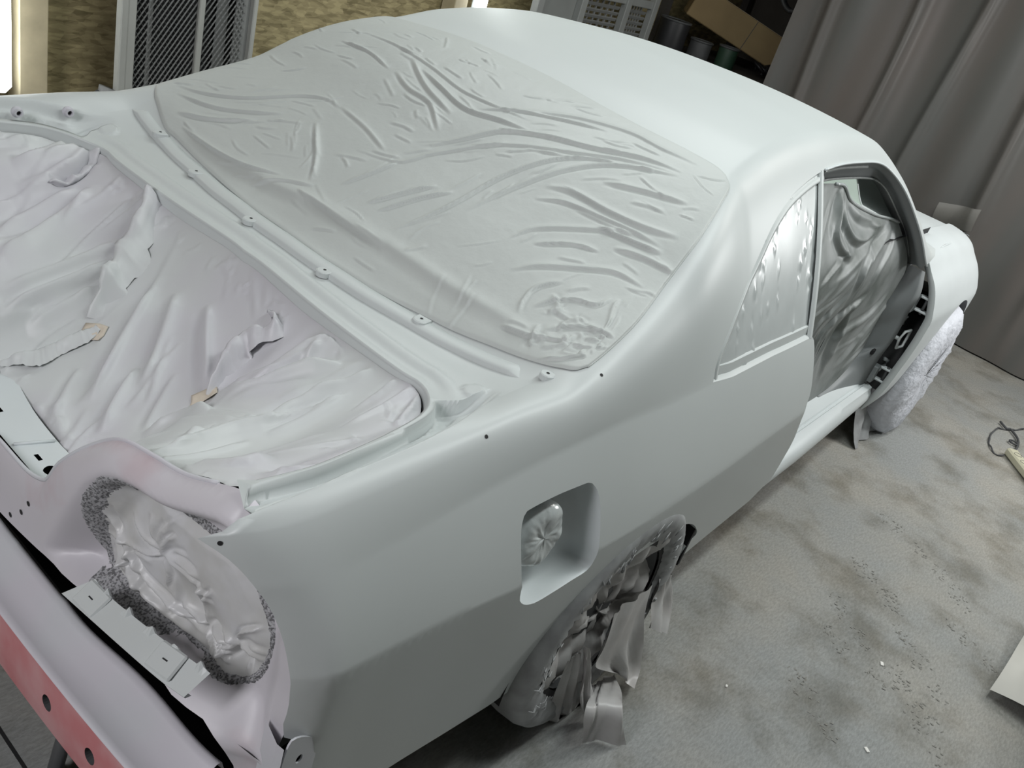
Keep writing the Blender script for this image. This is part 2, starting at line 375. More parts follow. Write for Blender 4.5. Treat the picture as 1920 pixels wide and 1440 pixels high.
TFOLDS = [[(-0.585,0.112),(-0.632,0.09),(-0.704,0.039),(-0.787,-0.028)],[(-0.571,0.068),(-0.619,0.017),(-0.678,-0.041),(-0.719,-0.074)],[(-0.568,0.131),(-0.666,0.08),(-0.749,0.009),(-0.807,-0.021)],[(-0.691,-0.021),(-0.756,-0.062),(-0.808,-0.109)],[(-0.556,-0.016),(-0.602,-0.089),(-0.653,-0.179)],[(-0.515,-0.364),(-0.588,-0.309),(-0.638,-0.283),(-0.667,-0.216)],[(-0.542,-0.401),(-0.63,-0.391),(-0.7,-0.393),(-0.757,-0.381),(-0.879,-0.404)],[(-0.485,-0.289),(-0.548,-0.277),(-0.607,-0.261),(-0.658,-0.213)],[(-0.793,-0.541),(-0.851,-0.531),(-0.867,-0.467)],[(-0.698,-0.27),(-0.719,-0.203),(-0.769,-0.179)],[(-0.431,0.599),(-0.483,0.556),(-0.545,0.51),(-0.589,0.497),(-0.62,0.496)],[(-0.574,0.465),(-0.63,0.449),(-0.719,0.412),(-0.764,0.385)],[(-0.546,0.443),(-0.615,0.403),(-0.708,0.356),(-0.786,0.334)],[(-0.544,0.52),(-0.627,0.498),(-0.684,0.491)],[(-0.524,0.595),(-0.622,0.549),(-0.676,0.54)],[(-0.612,0.236),(-0.691,0.243),(-0.758,0.245),(-0.826,0.24)],[(-0.647,0.207),(-0.719,0.212),(-0.791,0.21)],[(-0.575,0.265),(-0.66,0.272),(-0.742,0.274),(-0.813,0.27)],[(-0.468,0.35),(-0.529,0.267),(-0.591,0.223),(-0.645,0.19),(-0.69,0.164)],[(-0.691,0.128),(-0.753,0.139),(-0.805,0.155),(-0.853,0.18)],[(-0.509,-0.146),(-0.529,-0.195),(-0.554,-0.177),(-0.573,-0.166),(-0.614,-0.174),(-0.66,-0.199)],[(-0.563,-0.428),(-0.628,-0.431),(-0.707,-0.426)],[(-0.495,-0.424),(-0.547,-0.408),(-0.61,-0.377)],[(-0.499,-0.343),(-0.506,-0.293),(-0.571,-0.324)],[(-0.479,-0.512),(-0.556,-0.52),(-0.65,-0.528)],[(-0.486,-0.534),(-0.552,-0.565),(-0.595,-0.586)],[(-0.661,-0.097),(-0.725,-0.14),(-0.763,-0.172)],[(-0.722,-0.349),(-0.819,-0.38),(-0.895,-0.39)],[(-0.835,0.027),(-0.844,-0.034),(-0.866,-0.098)],[(-0.758,0.066),(-0.805,0.029),(-0.845,-0.015)],[(-0.853,0.05),(-0.855,-0.057)],[(-0.749,-0.636),(-0.808,-0.617),(-0.847,-0.58)],[(-0.524,0.603),(-0.587,0.617),(-0.66,0.602)],[(-0.452,0.6),(-0.53,0.566),(-0.612,0.537)]]
LIPC = [(-0.895,-0.64,0.916),(-0.902,-0.587,0.882),(-0.908,-0.515,0.85),(-0.912,-0.444,0.834),(-0.915,-0.365,0.811),(-0.916,-0.296,0.758),(-0.922,-0.245,0.698),(-0.932,-0.216,0.648),(-0.942,-0.194,0.628),(-0.946,-0.139,0.61),(-0.947,-0.044,0.607)]
HOLE = [(-0.901,-0.322,0.578),(-0.9,-0.344,0.684),(-0.899,-0.387,0.756),(-0.897,-0.44,0.778),(-0.895,-0.479,0.771),(-0.889,-0.557,0.773),(-0.882,-0.628,0.772),(-0.872,-0.693,0.69),(-0.872,-0.695,0.627),(-0.875,-0.674,0.569),(-0.881,-0.633,0.55),(-0.891,-0.537,0.547),(-0.898,-0.412,0.535),(-0.9,-0.342,0.536)]
PBOT = [(-0.962,-0.075,0.476),(-0.962,-0.194,0.495),(-0.961,-0.301,0.516),(-0.955,-0.485,0.529),(-0.945,-0.602,0.518),(-0.934,-0.682,0.511),(-0.928,-0.716,0.458)]
BRU = [(-0.968,-0.408,0.598),(-0.967,-0.447,0.595),(-0.958,-0.568,0.614),(-0.946,-0.671,0.631)]
BRL = [(-1.004,-0.381,0.565),(-0.996,-0.54,0.59),(-0.988,-0.621,0.598),(-0.981,-0.668,0.605)]
POCK = [(-0.957,-0.448,0.838),(-0.96,-0.37,0.707),(-0.961,-0.283,0.531),(-0.961,-0.25,0.456)]
BIN = [(-0.962,-0.075,0.47),(-0.962,-0.155,0.477),(-0.961,-0.268,0.459),(-0.96,-0.372,0.439),(-0.954,-0.495,0.429),(-0.938,-0.655,0.467)]
BRI = [(-1.041,-0.262,0.42),(-1.04,-0.367,0.432),(-1.035,-0.475,0.446),(-1.027,-0.584,0.434),(-1.023,-0.62,0.434)]
BLO = [(-1.046,-0.269,0.296),(-1.044,-0.378,0.314),(-1.039,-0.49,0.319)]
BHOLE = [(-1.041,-0.415,0.375),(-1.034,-0.537,0.397)]
TAB = [(-0.862,-0.747,0.509),(-0.851,-0.792,0.544),(-0.849,-0.801,0.533),(-0.849,-0.799,0.483),(-0.854,-0.779,0.49)]
SMH = [(-0.962,-0.156,0.537),(-0.962,-0.178,0.571),(-0.962,-0.116,0.501)]
INRECT = [(-0.915,-0.094),(-0.908,-0.095),(-0.908,-0.113),(-0.915,-0.113)]
INOVAL = [(-0.909,-0.147),(-0.921,-0.141),(-0.903,-0.133),(-0.897,-0.154),(-0.916,-0.161)]
INSQ = [(-0.908,0.049)]
INEDGE = [(-0.857,0.17),(-0.876,0.06),(-0.884,-0.02),(-0.885,-0.119),(-0.871,-0.148)]
JIN = [(1.013,-0.555,1.197),(1.141,-0.555,1.195),(1.344,-0.555,1.187),(1.489,-0.555,1.174),(1.559,-0.574,1.153),(1.612,-0.592,1.124),(1.751,-0.611,1.059),(1.887,-0.629,0.997),(1.945,-0.648,0.951),(2.037,-0.666,0.88),(2.027,-0.685,0.859)]
HPO = [(2.08,-0.739,0.846),(2.08,-0.764,0.766),(2.08,-0.761,0.693),(2.08,-0.761,0.66),(2.08,-0.762,0.567),(2.08,-0.749,0.446),(2.08,-0.744,0.323),(2.052,-0.73,0.25)]
HPI = [(2.027,-0.685,0.859),(2.012,-0.69,0.762),(1.994,-0.69,0.667),(2.067,-0.69,0.51),(1.993,-0.69,0.463),(1.932,-0.69,0.405),(1.815,-0.69,0.362),(1.672,-0.69,0.35)]
DFOLDS = [[(1.157,1.169),(1.136,1.134),(1.098,1.081),(1.071,1.03)],[(1.179,1.165),(1.188,1.113),(1.202,1.068),(1.277,1.026),(1.382,1.014),(1.522,1.026),(1.623,1.043)],[(1.187,1.159),(1.231,1.116),(1.296,1.079),(1.397,1.054),(1.521,1.048),(1.61,1.047)],[(1.146,1.155),(1.133,1.105),(1.117,1.052),(1.164,1.007),(1.262,0.972)],[(1.647,1.038),(1.467,0.994),(1.275,0.937),(1.113,0.895)],[(1.673,1.033),(1.562,0.986),(1.429,0.918),(1.436,0.827)],[(1.724,1.023),(1.687,0.957),(1.593,0.881),(1.578,0.803)],[(1.384,0.859),(1.351,0.803),(1.258,0.718),(1.276,0.645)],[(1.607,0.788),(1.459,0.741),(1.388,0.655),(1.412,0.551)],[(1.928,0.755),(1.775,0.677),(1.552,0.641),(1.552,0.546),(1.589,0.435)],[(1.887,0.637),(1.794,0.531),(1.697,0.461)],[(1.527,0.728),(1.553,0.632),(1.576,0.51)],[(1.2,1.161),(1.266,1.114),(1.332,1.088),(1.486,1.062)]]
DFTOP = [(1.073,-0.565,1.185),(1.158,-0.567,1.175),(1.221,-0.58,1.136),(1.308,-0.591,1.11),(1.485,-0.608,1.075),(1.653,-0.619,1.052),(1.756,-0.628,1.034)]
DFOUT = [(1.898,-0.674,0.927),(2.015,-0.685,0.829),(2.04,-0.685,0.755),(2.023,-0.685,0.659),(2.096,-0.685,0.501),(2.021,-0.685,0.454),(1.96,-0.685,0.395),(1.842,-0.685,0.352),(1.663,-0.685,0.345)]
DFB = [(1.653,-0.66,0.334),(1.499,-0.66,0.505),(1.305,-0.66,0.676),(0.921,-0.66,1.019),(0.661,-0.66,1.251)]
HINGE = [(2.129,-0.76,0.727),(2.438,-0.76,0.662),(2.153,-0.76,0.689),(2.446,-0.76,0.608),(2.037,-0.76,0.425),(2.441,-0.76,0.295),(2.139,-0.76,0.36),(2.439,-0.76,0.247),(2.342,-0.76,0.436)]
FLAPS = [[[(0.039,-0.86,0.071),(-0.085,-0.909,0.13),(-0.06,-0.917,0.006)],[(0.162,-0.865,0.033),(-0.001,-0.954,0.13),(0.029,-0.999,0.006)]],[[(-0.129,-0.86,0.32),(-0.088,-0.872,0.204),(-0.057,-0.885,0.092),(0.01,-0.9,0.008)],[(-0.098,-0.86,0.295),(-0.04,-0.875,0.172),(0.0,-0.89,0.101),(0.013,-0.905,0.023)]],[[(-0.012,-0.85,0.342),(-0.028,-0.862,0.259),(-0.029,-0.87,0.196),(0.123,-0.885,0.08)],[(0.187,-0.85,0.317),(0.172,-0.87,0.211),(0.226,-0.9,0.047),(0.151,-0.92,0.044)]],[[(0.22,-0.845,0.318),(0.224,-0.855,0.26),(0.219,-0.885,0.176)],[(0.321,-0.84,0.278),(0.364,-0.86,0.164),(0.323,-0.9,0.11)]],[[(-0.14,-0.845,0.266),(-0.136,-0.845,0.158),(-0.064,-0.84,-0.058),(-0.035,-0.84,-0.211)],[(-0.136,-0.86,0.312),(-0.057,-0.865,0.138),(0.031,-0.86,-0.054),(0.136,-0.86,-0.343)]]]
FLR = [(-0.203,-0.85,0.16),(-0.207,-0.85,-0.043),(-0.144,-0.85,0.24),(-0.033,-0.85,0.303),(0.104,-0.85,0.343),(0.198,-0.85,0.352)]
TABP = [(-0.905,-0.8,0.535),(-0.9,-0.8,0.595),(-0.863,-0.8,0.568),(-0.85,-0.8,0.544),(-0.852,-0.8,0.486),(-0.879,-0.8,0.537)]
SILLZ = [(1.693,-0.659),(1.895,-0.765),(1.824,-0.813),(0.897,-0.836),(1.808,-0.704)]
SLOT = [(2.133,-0.72,0.487)]
FCAP = [(-0.305,-0.765,0.653)]
FOOT = [(1.342,-1.21),(1.235,-1.311),(0.86,-1.284),(0.908,-1.438),(0.933,-1.593),(0.562,-1.249),(1.358,-1.56),(0.721,-1.367),(1.782,-1.196)]
CABLE = [(3.55,-1.332),(3.432,-1.284),(3.387,-1.251),(3.355,-1.229),(3.224,-1.22),(3.111,-1.233),(3.045,-1.257),(3.005,-1.289),(3.029,-1.321)]
CABLE2 = [(3.42,-1.278),(3.345,-1.328),(3.254,-1.347),(3.148,-1.35)]
STRIP = [(3.049,-1.322),(3.139,-1.326),(2.939,-1.439),(3.087,-1.413)]
CORN = [(1.066,-1.627),(1.219,-1.647),(1.376,-1.684),(1.215,-1.712)]

# ------------------------------------------------------------------ the car
car = thing('car', (0, 0, 0), 'two-door car body shell sprayed in pale grey primer, doors and boot lid removed, windows masked', 'car')

def y2t(x, y):
    """section coordinate on the right half for a given |y| on the upper surface"""
    lo, hi = T2, T4
    for _ in range(50):
        m = (lo+hi)/2; ym, _z = half_section(x, m)
        if ym > abs(y): lo = m
        else: hi = m
    return (lo+hi)/2
LIPR = np.array([p for p in LIP if p[1] <= .0 and p[0] > -.89])       # right half of the opening's edge, front centre first
LIPR = np.vstack([[(-.470, 0.0)], LIPR[LIPR[:, 1] < -.03]])
LIPR = smooth_poly(LIPR, 60)
LIPR[0, 1] = 0
LIP_T = np.array([(x, y2t(x, y)) for x, y in LIPR])
LIP_F = np.vstack([LIPR[::-1], (LIPR*[1, -1])[1:]])                     # whole edge in plan

GX_ = np.array(GUTX); gy = np.abs(body(GX_[:, 0], GX_[:, 1])[0])
EDGE = pchip(np.r_[GX_[:, 0], -.36], np.r_[gy, gy[-1]-.01])             # |y| of the wing's inner edge
side_l = LIPR[LIPR[:, 0] < -.50]; side_l = side_l[np.abs(side_l[:, 1]) > .56]
o_ = np.argsort(side_l[:, 0])
LINN = pchip(np.r_[side_l[o_, 0], -.47, -.36], np.r_[np.abs(side_l[o_, 1]), .60, .62])

def relief(x, y):
    """pressed channel round the luggage opening and the steps ahead of it"""
    a = np.abs(y); E = EDGE(x); Ln = LINN(x); wv = (E - a)/np.maximum(E - Ln, .01)
    g = -.030*sstep(0, .22, wv) - .018*sstep(.34, .5, wv)
    g = g + .030*sstep(.80, .86, wv)
    g = g*(wv > 0)
    amp = sstep(-.405, -.50, x)
    d, s, u = segdist(np.stack([x, y], 1), LIP_F)
    f = -.008*sstep(.005, .014, d)*(1 - sstep(.018, .036, d)) - .006*sstep(.042, .054, d)*(1 - sstep(.08, .15, d))
    f = f*(1 - amp*sstep(.0, .25, wv))
    for sy in (1, -1):
        e = np.hypot(x + .435, y - sy*.60); f = f + .004*(1 - sstep(.016, .024, e))
    fade = sstep(-.30, -.34, x) * sstep(.745, .70, a)
    return (g*amp + f)*fade

def skin(x, t):
    y, z = body(x, t)
    k = (x < -.28) & (t > .75) & (t < 2*T4 - .75)
    if k.any(): z = z.copy(); z[k] += relief(x[k], y[k])
    return np.stack([x, y, z], 1)

def surf_normals(fn, v, e=.0025, out=(.6, 0, .55)):
    a = fn(v[:, 0]+e, v[:, 1]) - fn(v[:, 0]-e, v[:, 1]); b = fn(v[:, 0], v[:, 1]+e) - fn(v[:, 0], v[:, 1]-e)
    n = np.cross(a, b); n /= np.maximum(np.linalg.norm(n, axis=1), 1e-12)[:, None]
    P = fn(v[:, 0], v[:, 1]); s = np.sign(((P - np.array(out))*n).sum(1)).sum()
    return n*(1 if s >= 0 else -1)

def orient(P, f, out):
    n = np.cross(P[f[:, 1]]-P[f[:, 0]], P[f[:, 2]]-P[f[:, 0]]); c = P[f].mean(1)
    k = np.sign(((c - np.array(out))*n).sum(1)).sum() < 0      # the patch is wound one way throughout
    return f[:, ::-1].copy() if k else f

arch = smooth_poly([(.413, .0), (.412, .06)] + list(ARCH) + [(-.338, 0.0)], 60)
door_edge = list(DOORCUT)[:9]
right = ([(-.899, .277), (-.872, .262), (-.835, .12), (-.78, .05), (-.70, .03), (-.60, .022), (-.48, .012), (-.36, .0)]
         + [tuple(p) for p in arch[::-1]]
         + [(.5, 0), (.6, 0), (.7, 0), (.8, 0), (.9, 0), (.945, .02)]
         + [tuple(p) for p in smooth_poly(door_edge[::-1], 30)]
         + [tuple(p) for p in resample(QWINB[::-1], 14)[1:]]
         + [tuple(p) for p in smooth_poly(QWIN, 40)]
         + [tuple(p) for p in smooth_poly(DOORTOP, 44)]
         + [(1.99, .665), (2.06, .75), (2.12, .86), (2.12, 1.0), (2.12, 1.3), (2.12, T4)])
rear_r = [tuple(p) for p in LIP_T] + [(-.903, y2t(-.903, .612)), (-.912, y2t(-.912, .645)), (-.935, y2t(-.935, float(EDGE(-.935)) - .004)), (-.955, y2t(-.955, float(EDGE(-.955)) - .002)), (-.972, GUTX[0][1])] + [tuple(p) for p in smooth_poly(QREAR, 26)]
mir = lambda L: [(x, 2*T4 - t) for x, t in L]
left = mir(right)[::-1]
outline = right + left[1:] + mir(rear_r)[::-1][1:-1] + rear_r[:-1]
fuel = smooth_poly(FUEL, 64, True)
pts = np.vstack([gridpts(-1.03, 2.12, 0.01, 2*T4, .021), gridpts(-.99, -.27, .82, 2*T4-.82, .0075), gridpts(-.6, -.05, .25, .6, .012),
                 [(x, t) for x in np.arange(-1.0, 2.12, .012) for t in (T1, T2, 2*T4-T1, 2*T4-T2)]])
fr = []
for x in np.arange(-.965, -.405, .006):
    E_, L_ = float(EDGE(x)), float(LINN(x))
    for q in (.0, .06, .16, .22, .27, .34, .42, .5, .65, .79, .83, .87, .93):
        t_ = y2t(x, E_ + (L_-E_)*q); fr += [(x, t_), (x, 2*T4 - t_)]
lt = np.gradient(LIPR, axis=0); ln_ = np.stack([lt[:, 1], -lt[:, 0]], 1); ln_ /= np.linalg.norm(ln_, axis=1)[:, None]
ln_ *= np.sign(((LIPR - np.array((-.8, 0)))*ln_).sum(1))[:, None]
for off in (.007, .010, .013, .018, .026, .034, .044, .048, .052):
    for (x, y), nn_ in zip(resample(LIPR, 110), resample(ln_, 110)):
        if x < -.49 and abs(y) > .55: continue
        x2, y2 = x + nn_[0]*off, y + nn_[1]*off; t_ = y2t(x2, y2); fr += [(x2, t_), (x2, 2*T4 - t_)]
fr = np.array(fr)
k = (pts[:, 0] > -.99) & (pts[:, 0] < -.27) & (pts[:, 1] > .82) & (pts[:, 1] < 2*T4-.82)
n0 = len(gridpts(-1.03, 2.12, 0.01, 2*T4, .021)); k[n0:] = False
pts = pts[~k]
kd = np.ones(len(pts), bool); near_ = (pts[:, 0] < -.30) & (pts[:, 1] > .7) & (pts[:, 1] < 2*T4-.7)
idx_ = np.where(near_)[0]
for c0 in range(0, len(idx_), 500):
    b_ = idx_[c0:c0+500]; kd[b_] = (((pts[b_, None, :] - fr[None])**2).sum(2).min(1) > .0035**2)
pts = np.vstack([pts[kd], fr])
WSC = smooth_poly([(1.47, T4), (1.46, 1.25), (1.44, 1.06), (1.50, .99), (1.70, .955), (1.92, .935), (2.04, .96), (2.07, 1.1), (2.08, 1.35), (2.085, T4)], 50)
WSR = smooth_poly([(1.47, T4), (1.46, 1.36), (1.46, 1.22), (1.50, 1.19), (1.70, 1.20), (1.92, 1.21), (2.04, 1.22), (2.07, 1.26), (2.08, 1.4), (2.085, T4)], 50)
ws = np.vstack([WSR, [(x, 2*T4-t) for x, t in WSC[::-1][1:-1]]])
v, f = cdt_patch(outline, [fuel, ws], pts, .005)
SV = skin(v[:, 0], v[:, 1]); SN = surf_normals(skin, v); f = orient(SV, f, (.5, 0, .6))
# folded-in edges round the openings
def flange(poly, depth, closed=False, pull=0.0):
    Q = np.asarray(poly, float); P = skin(Q[:, 0], Q[:, 1]); Nn = surf_normals(skin, Q)
    G = np.stack([P, P - Nn*depth*.5, P - Nn*depth], 1)
    if pull: G[:, 2, 0] += pull
    return G
body_v, body_f, body_n = list(SV), [tuple(t) for t in f], list(SN)
def add_flange(poly, depth, closed=False, outside=None):
    global body_v, body_f, body_n
    G = flange(poly, depth); a, b = G.shape[:2]; n = len(body_v)
    T = np.gradient(G[:, 0], axis=0); I = G[:, 1] - G[:, 0]; nn = np.cross(T, I); nn /= np.maximum(np.linalg.norm(nn, axis=1), 1e-9)[:, None]
    if outside is not None:
        s = np.sign(((np.array(outside) - G[:, 0])*nn).sum(1)); nn *= np.where(s == 0, 1, s)[:, None]
    body_v += list(G.reshape(-1, 3)); body_n += list(np.repeat(nn, b, 0))
    for i in range(a if closed else a-1):
        for j in range(b-1):
            i2 = (i+1) % a; body_f.append((n+i*b+j, n+i2*b+j, n+i2*b+j+1, n+i*b+j+1))
add_flange(arch, .03, outside=(.04, -.85, .30))
add_flange(smooth_poly(door_edge, 30), .03, outside=(1.3, -.8, .6))
add_flange(mir(arch), .03, outside=(.04, .85, .30))
add_flange(smooth_poly([(-.835, .12), (-.78, .05), (-.70, .03), (-.60, .022), (-.48, .012), (-.36, .0)], 30), .028, outside=(-.6, -.8, -1))
G = np.stack([SV*0]) if False else None
fe = [(x, y2t(x, float(EDGE(x)) + .001)) for x in np.linspace(-.86, -.972, 14)] + [tuple(p) for p in QREAR[:1]]
# turned-down rim of the luggage opening
P0 = np.stack([LIPR[:, 0], LIPR[:, 1], skin(LIP_T[:, 0], LIP_T[:, 1])[:, 2]], 1)
P0 = np.vstack([P0[::-1], (P0*[1, -1, 1])[1:]])
tan = np.gradient(P0, axis=0); inw = np.stack([-tan[:, 1], tan[:, 0], 0*tan[:, 0]], 1); inw /= np.linalg.norm(inw, axis=1)[:, None]
inw *= np.sign(((np.array((-.7, 0, .9)) - P0)*inw).sum(1))[:, None]
rim = np.stack([P0, P0 + inw*.005 - [0, 0, .004], P0 + inw*.006 - [0, 0, .03]], 1)
n = len(body_v); body_v += list(rim.reshape(-1, 3)); rn = np.repeat(inw, 3, 0); rn[0::3] = rn[0::3]*.6 + [0, 0, .8]; body_n += list(rn)
for i in range(len(P0)-1):
    for j in range(2): body_f.append((n+i*3+j, n+(i+1)*3+j, n+(i+1)*3+j+1, n+i*3+j+1))
shell = mesh('body_shell', body_v, body_f, PRIMER, car, True, body_n)

# screw holes in the wing tops
def small_hole(x, t, r, parent, nm='screw_hole'):
    q = np.array([[x, t]]); p = skin(q[:, 0], q[:, 1])[0]; n = surf_normals(skin, q)[0]
    u = np.cross(n, (1, 0, 0)); u /= np.linalg.norm(u); w_ = np.cross(n, u)
    ring = [p + n*.0006 + (u*math.cos(a)+w_*math.sin(a))*r for a in np.linspace(0, 2*math.pi, 14, endpoint=False)]
    cen = p + n*.0007
    return mesh(nm, ring + [cen], [(i, (i+1) % 14, 14) for i in range(14)], DARK, parent, False)
for x, t in DOTS: small_hole(x, t, .0032, car)

# fuel filler pocket
FP = skin(fuel[:, 0], fuel[:, 1]); FN = surf_normals(skin, fuel); fc = FP.mean(0); nav = FN.mean(0); nav /= np.linalg.norm(nav)
rings = []
for dep, sc in ((0, 1.0), (.004, .985), (.02, .965), (.038, .93), (.05, .86), (.054, .75), (.056, .4)):
    q = fc + (FP - fc)*sc; rings.append(q - nav*dep)
m = MB(); m.grid(np.array(rings).transpose(1, 0, 2), closed_u=True)
m.add([tuple(p) for p in rings[-1]], [tuple(range(len(fuel)))])
pocket = m.build('fuel_filler_pocket', WHITE, car, True)
fcap = fc - nav*.052 + np.array((-.035, 0, .022))
B3 = Matrix((Vector(np.cross((0, 0, 1), -nav)).normalized(), Vector((0, 0, 1)), Vector(nav))).transposed()
m = MB(); prof = [(0, .066), (.006, .066), (.012, .060), (.004, .058)]
def lathe_n(m, prof, c, nrm, n=36, wob=None):
    nrm = np.array(nrm)/np.linalg.norm(nrm); u = np.cross(nrm, (0, 0, 1.0)); u /= np.linalg.norm(u); w_ = np.cross(nrm, u)
    G = np.zeros((n, len(prof), 3))
    for i, an in enumerate(np.linspace(0, 2*math.pi, n, endpoint=False)):
        for j, (h, r) in enumerate(prof):
            k_ = wob(an, j) if wob else 1
            G[i, j] = np.array(c) + nrm*h + (u*math.cos(an)+w_*math.sin(an))*r*k_
    return m.grid(G, closed_u=True)
lathe_n(m, prof, fcap, nav); m.build('filler_neck_seat', PRIMER, pocket, True)

# tail panel with lamp recess
lipc = np.array(LIPC)[:, 1:]; lipc = np.vstack([[(-.70, .876), (-.66, .887), (-.62, .895)], lipc[lipc[:, 0] > -.56]])
lipc = np.vstack([lipc, [(0, .600)]]); lipc = smooth_poly(lipc, 50)
LIPZ = pchip(np.abs(lipc[::-1, 0]), lipc[::-1, 1])
qr = np.array(QREAR); qy, qz = body(qr[:, 0], qr[:, 1])
qe = np.stack([qy, qz], 1)
pb = np.array(PBOT)[:, 1:]
pbt = np.vstack([[(0, .474)], pb[:6], [(-.715, .462), (-.73, .37), (-.76, .36)]])
QRX = pchip(qe[::-1, 1], qr[::-1, 0])
hole = smooth_poly(np.array(HOLE)[:, 1:], 60, True)
hc = hole.mean(0)
pock = np.array(POCK)[:, 1:]
def tail(y, z):
    a = -np.abs(y); q = np.stack([a, z], 1)
    x = XREAR(a)
    x = x + (.015 + .03*sstep(-.22, -.33, a))*np.exp(-np.maximum(LIPZ(-a) - z, 0)/.022)*(z > .54)
    d, s, u = segdist(q, hole, True); d = np.where(inside(q, hole), 0, d)
    dp, sp, up = segdist(q, pock)
    left_of = sstep(.045, -.03, dp*np.where(a > np.interp(z, pock[::-1, 1], pock[::-1, 0]), 1, -1))
    top = sstep(-.002, .055, LIPZ(-a) - z - .03)
    pbz = np.interp(-a, [.0, .30, .485, .60, .68, .80], [.48, .515, .527, .518, .50, .46]); bot = sstep(pbz - .002, pbz + .022 + .042*sstep(.55, .66, -a), z)
    x = x + .062*left_of*top*bot
    e = sstep(-.69, -.755, a); x = x*(1-e) + (QRX(z) + .006)*e
    x = x - .010*np.exp(-((z-.505)/.02)**2)*sstep(-.25, -.33, a)
    return np.stack([x, y, z], 1)
R_ = [tuple(p) for p in lipc[::-1]]                      # centre -> right along the lip
R_ += [(y-.003, z) for y, z in qe[1:]] + [(-.763, .45), (-.757, .36)]
B_ = [tuple(p) for p in smooth_poly(pbt, 30)[::-1]]
half = R_ + B_[1:]
out = half + [(-y, z) for y, z in half[::-1][1:-1]]
hl = [(-y, z) for y, z in hole[::-1]]
v, f = cdt_patch(out, [hole, hl], gridpts(-.85, .85, .33, 1.0, .008), .004)
TV = tail(v[:, 0], v[:, 1]); TN = surf_normals(tail, v, .004, (0, 0, .6)); TN = TN if (TN[:, 0] < 0).sum()*2 > len(TN) else -TN
tail_panel = mesh('tail_panel', TV, orient(TV, f, (0, 0, .6)), PANEL, car, True, TN)
# rim of the lip
lipc = lipc[lipc[:, 0] > -.58]
lp = np.array([(y, z) for y, z in lipc] + [(-y, z) for y, z in lipc[::-1][1:]]); LP = tail(lp[:, 0], lp[:, 1])
m = MB(); m.tube(LP, .0035, 6); m.build('weatherstrip_lip', PRIMER_L, car, True)
# welded joint lines, little holes
for p in SMH:
    m = MB(); q = tail(np.array([p[1]]), np.array([p[2]]))[0]; m.lathe([(-.0010, .0001), (-.0010, .005)], tuple(q), 'x', 12); m.build('stud_hole', DARK, tail_panel)
# lower apron under the tail panel, near-black for the unlit gap above the beam
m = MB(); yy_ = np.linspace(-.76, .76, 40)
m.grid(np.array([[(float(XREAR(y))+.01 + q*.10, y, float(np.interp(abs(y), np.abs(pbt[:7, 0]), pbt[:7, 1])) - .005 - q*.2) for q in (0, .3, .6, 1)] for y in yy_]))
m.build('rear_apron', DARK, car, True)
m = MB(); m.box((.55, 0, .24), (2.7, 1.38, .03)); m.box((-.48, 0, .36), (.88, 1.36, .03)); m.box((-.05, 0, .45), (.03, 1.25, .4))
m.box((2.1, 0, .55), (.03, 1.2, .7)); m.build('floor_pan', DARK, car)  # near-black pans, added to block light and keep the gaps above dark

# bracket plate across the lower edge of the lamp recess
bu = smooth_poly(BRU, 40); bl = smooth_poly(BRL, 40); m = MB(); rows = []
for i, s_ in enumerate(np.linspace(0, 1, 40)):
    sc = -.013*max(0, math.cos(s_*math.pi*2*5 + 2.2))**8
    up = bu[i] - np.array((0, 0, sc)); lo = bl[i]
    u0 = bu[i]; rows.append([up + (0.004, 0, -.006), up, u0*.78 + lo*.22, u0*.5+lo*.5, u0*.25+lo*.75, lo, lo + (.002, 0, -.004), lo + (.012, 0, -.006)])
m.grid(rows); bracket = m.build('lamp_bracket_plate', PRIMER, car, False)
for s0 in (.13, .78):
    i = int(s0*39); c = bu[i]*.55 + bl[i]*.45; ax = (bu[i+3]-bu[i-3]); ax /= np.linalg.norm(ax); up = bu[i]-bl[i]; up /= np.linalg.norm(up); nn = np.cross(up, ax); nn /= np.linalg.norm(nn)
    if nn[0] > 0: nn = -nn
    nn = nn if nn[2] > 0 else -nn
    R3 = Matrix((Vector(ax), Vector(np.cross(nn, ax)), Vector(nn))).transposed()
    m = MB(); m.box(c + nn*.0025, (.052, .04, .006), R3, .003); pad = m.build('raised_pad', PRIMER, bracket)
    m = MB(); m.box(c + nn*.0056, (.010, .002, .001), R3); m.build('slot', DARK, pad)

# bumper beam
byy = np.linspace(-.705, .705, 90); bi = np.array(BIN); br = np.array(BRI); blo = np.array(BLO)
def be(a, arr, k):
    arr = arr[np.argsort(-arr[:, 1])]; return np.interp(abs(a), np.abs(arr[:, 1]), arr[:, k])
rows = []
for y in byy:
    xi = float(XREAR(y)) - .003 + .012*math.sin(abs(y)*9)**2*(abs(y) > .3); zi = .462
    xr = -1.041 + .055*abs(y)**2.6; zr = .437
    rows.append([(xi+.012, y, zi-.03), (xi+.004, y, zi-.002), (xi-.004, y, zi), (xi-.012, y, zi-.006), ((xi+xr)/2, y, (zi+zr)/2-.010), (xr+.012, y, zr-.004), (xr+.004, y, zr-.001), (xr, y, zr-.006)])
m = MB(); m.grid(rows, flip=True); beam = m.build('bumper_beam', PRIMER_L, car, True)
def face(y, s_):
    xr = -1.041 + .055*np.abs(y)**2.6
    return np.stack([xr - .004*np.sin(s_/.13*math.pi), y, .431 - s_], 1)
hh = [np.array([(sg*yc + .013*math.cos(a), .055 + .016*math.sin(a)) for a in np.linspace(0, 2*math.pi, 20, endpoint=False)]) for yc in (.415, .537) for sg in (-1, 1)]
v, f = cdt_patch([(y, 0) for y in byy] + [(y, .118) for y in byy[::-1]], hh, gridpts(-.7, .7, .01, .11, .012), .004)
P = face(v[:, 0], v[:, 1]); mesh('beam_face', P, orient(P, f, (0, 0, .4)), PINK, beam, True)
m = MB()
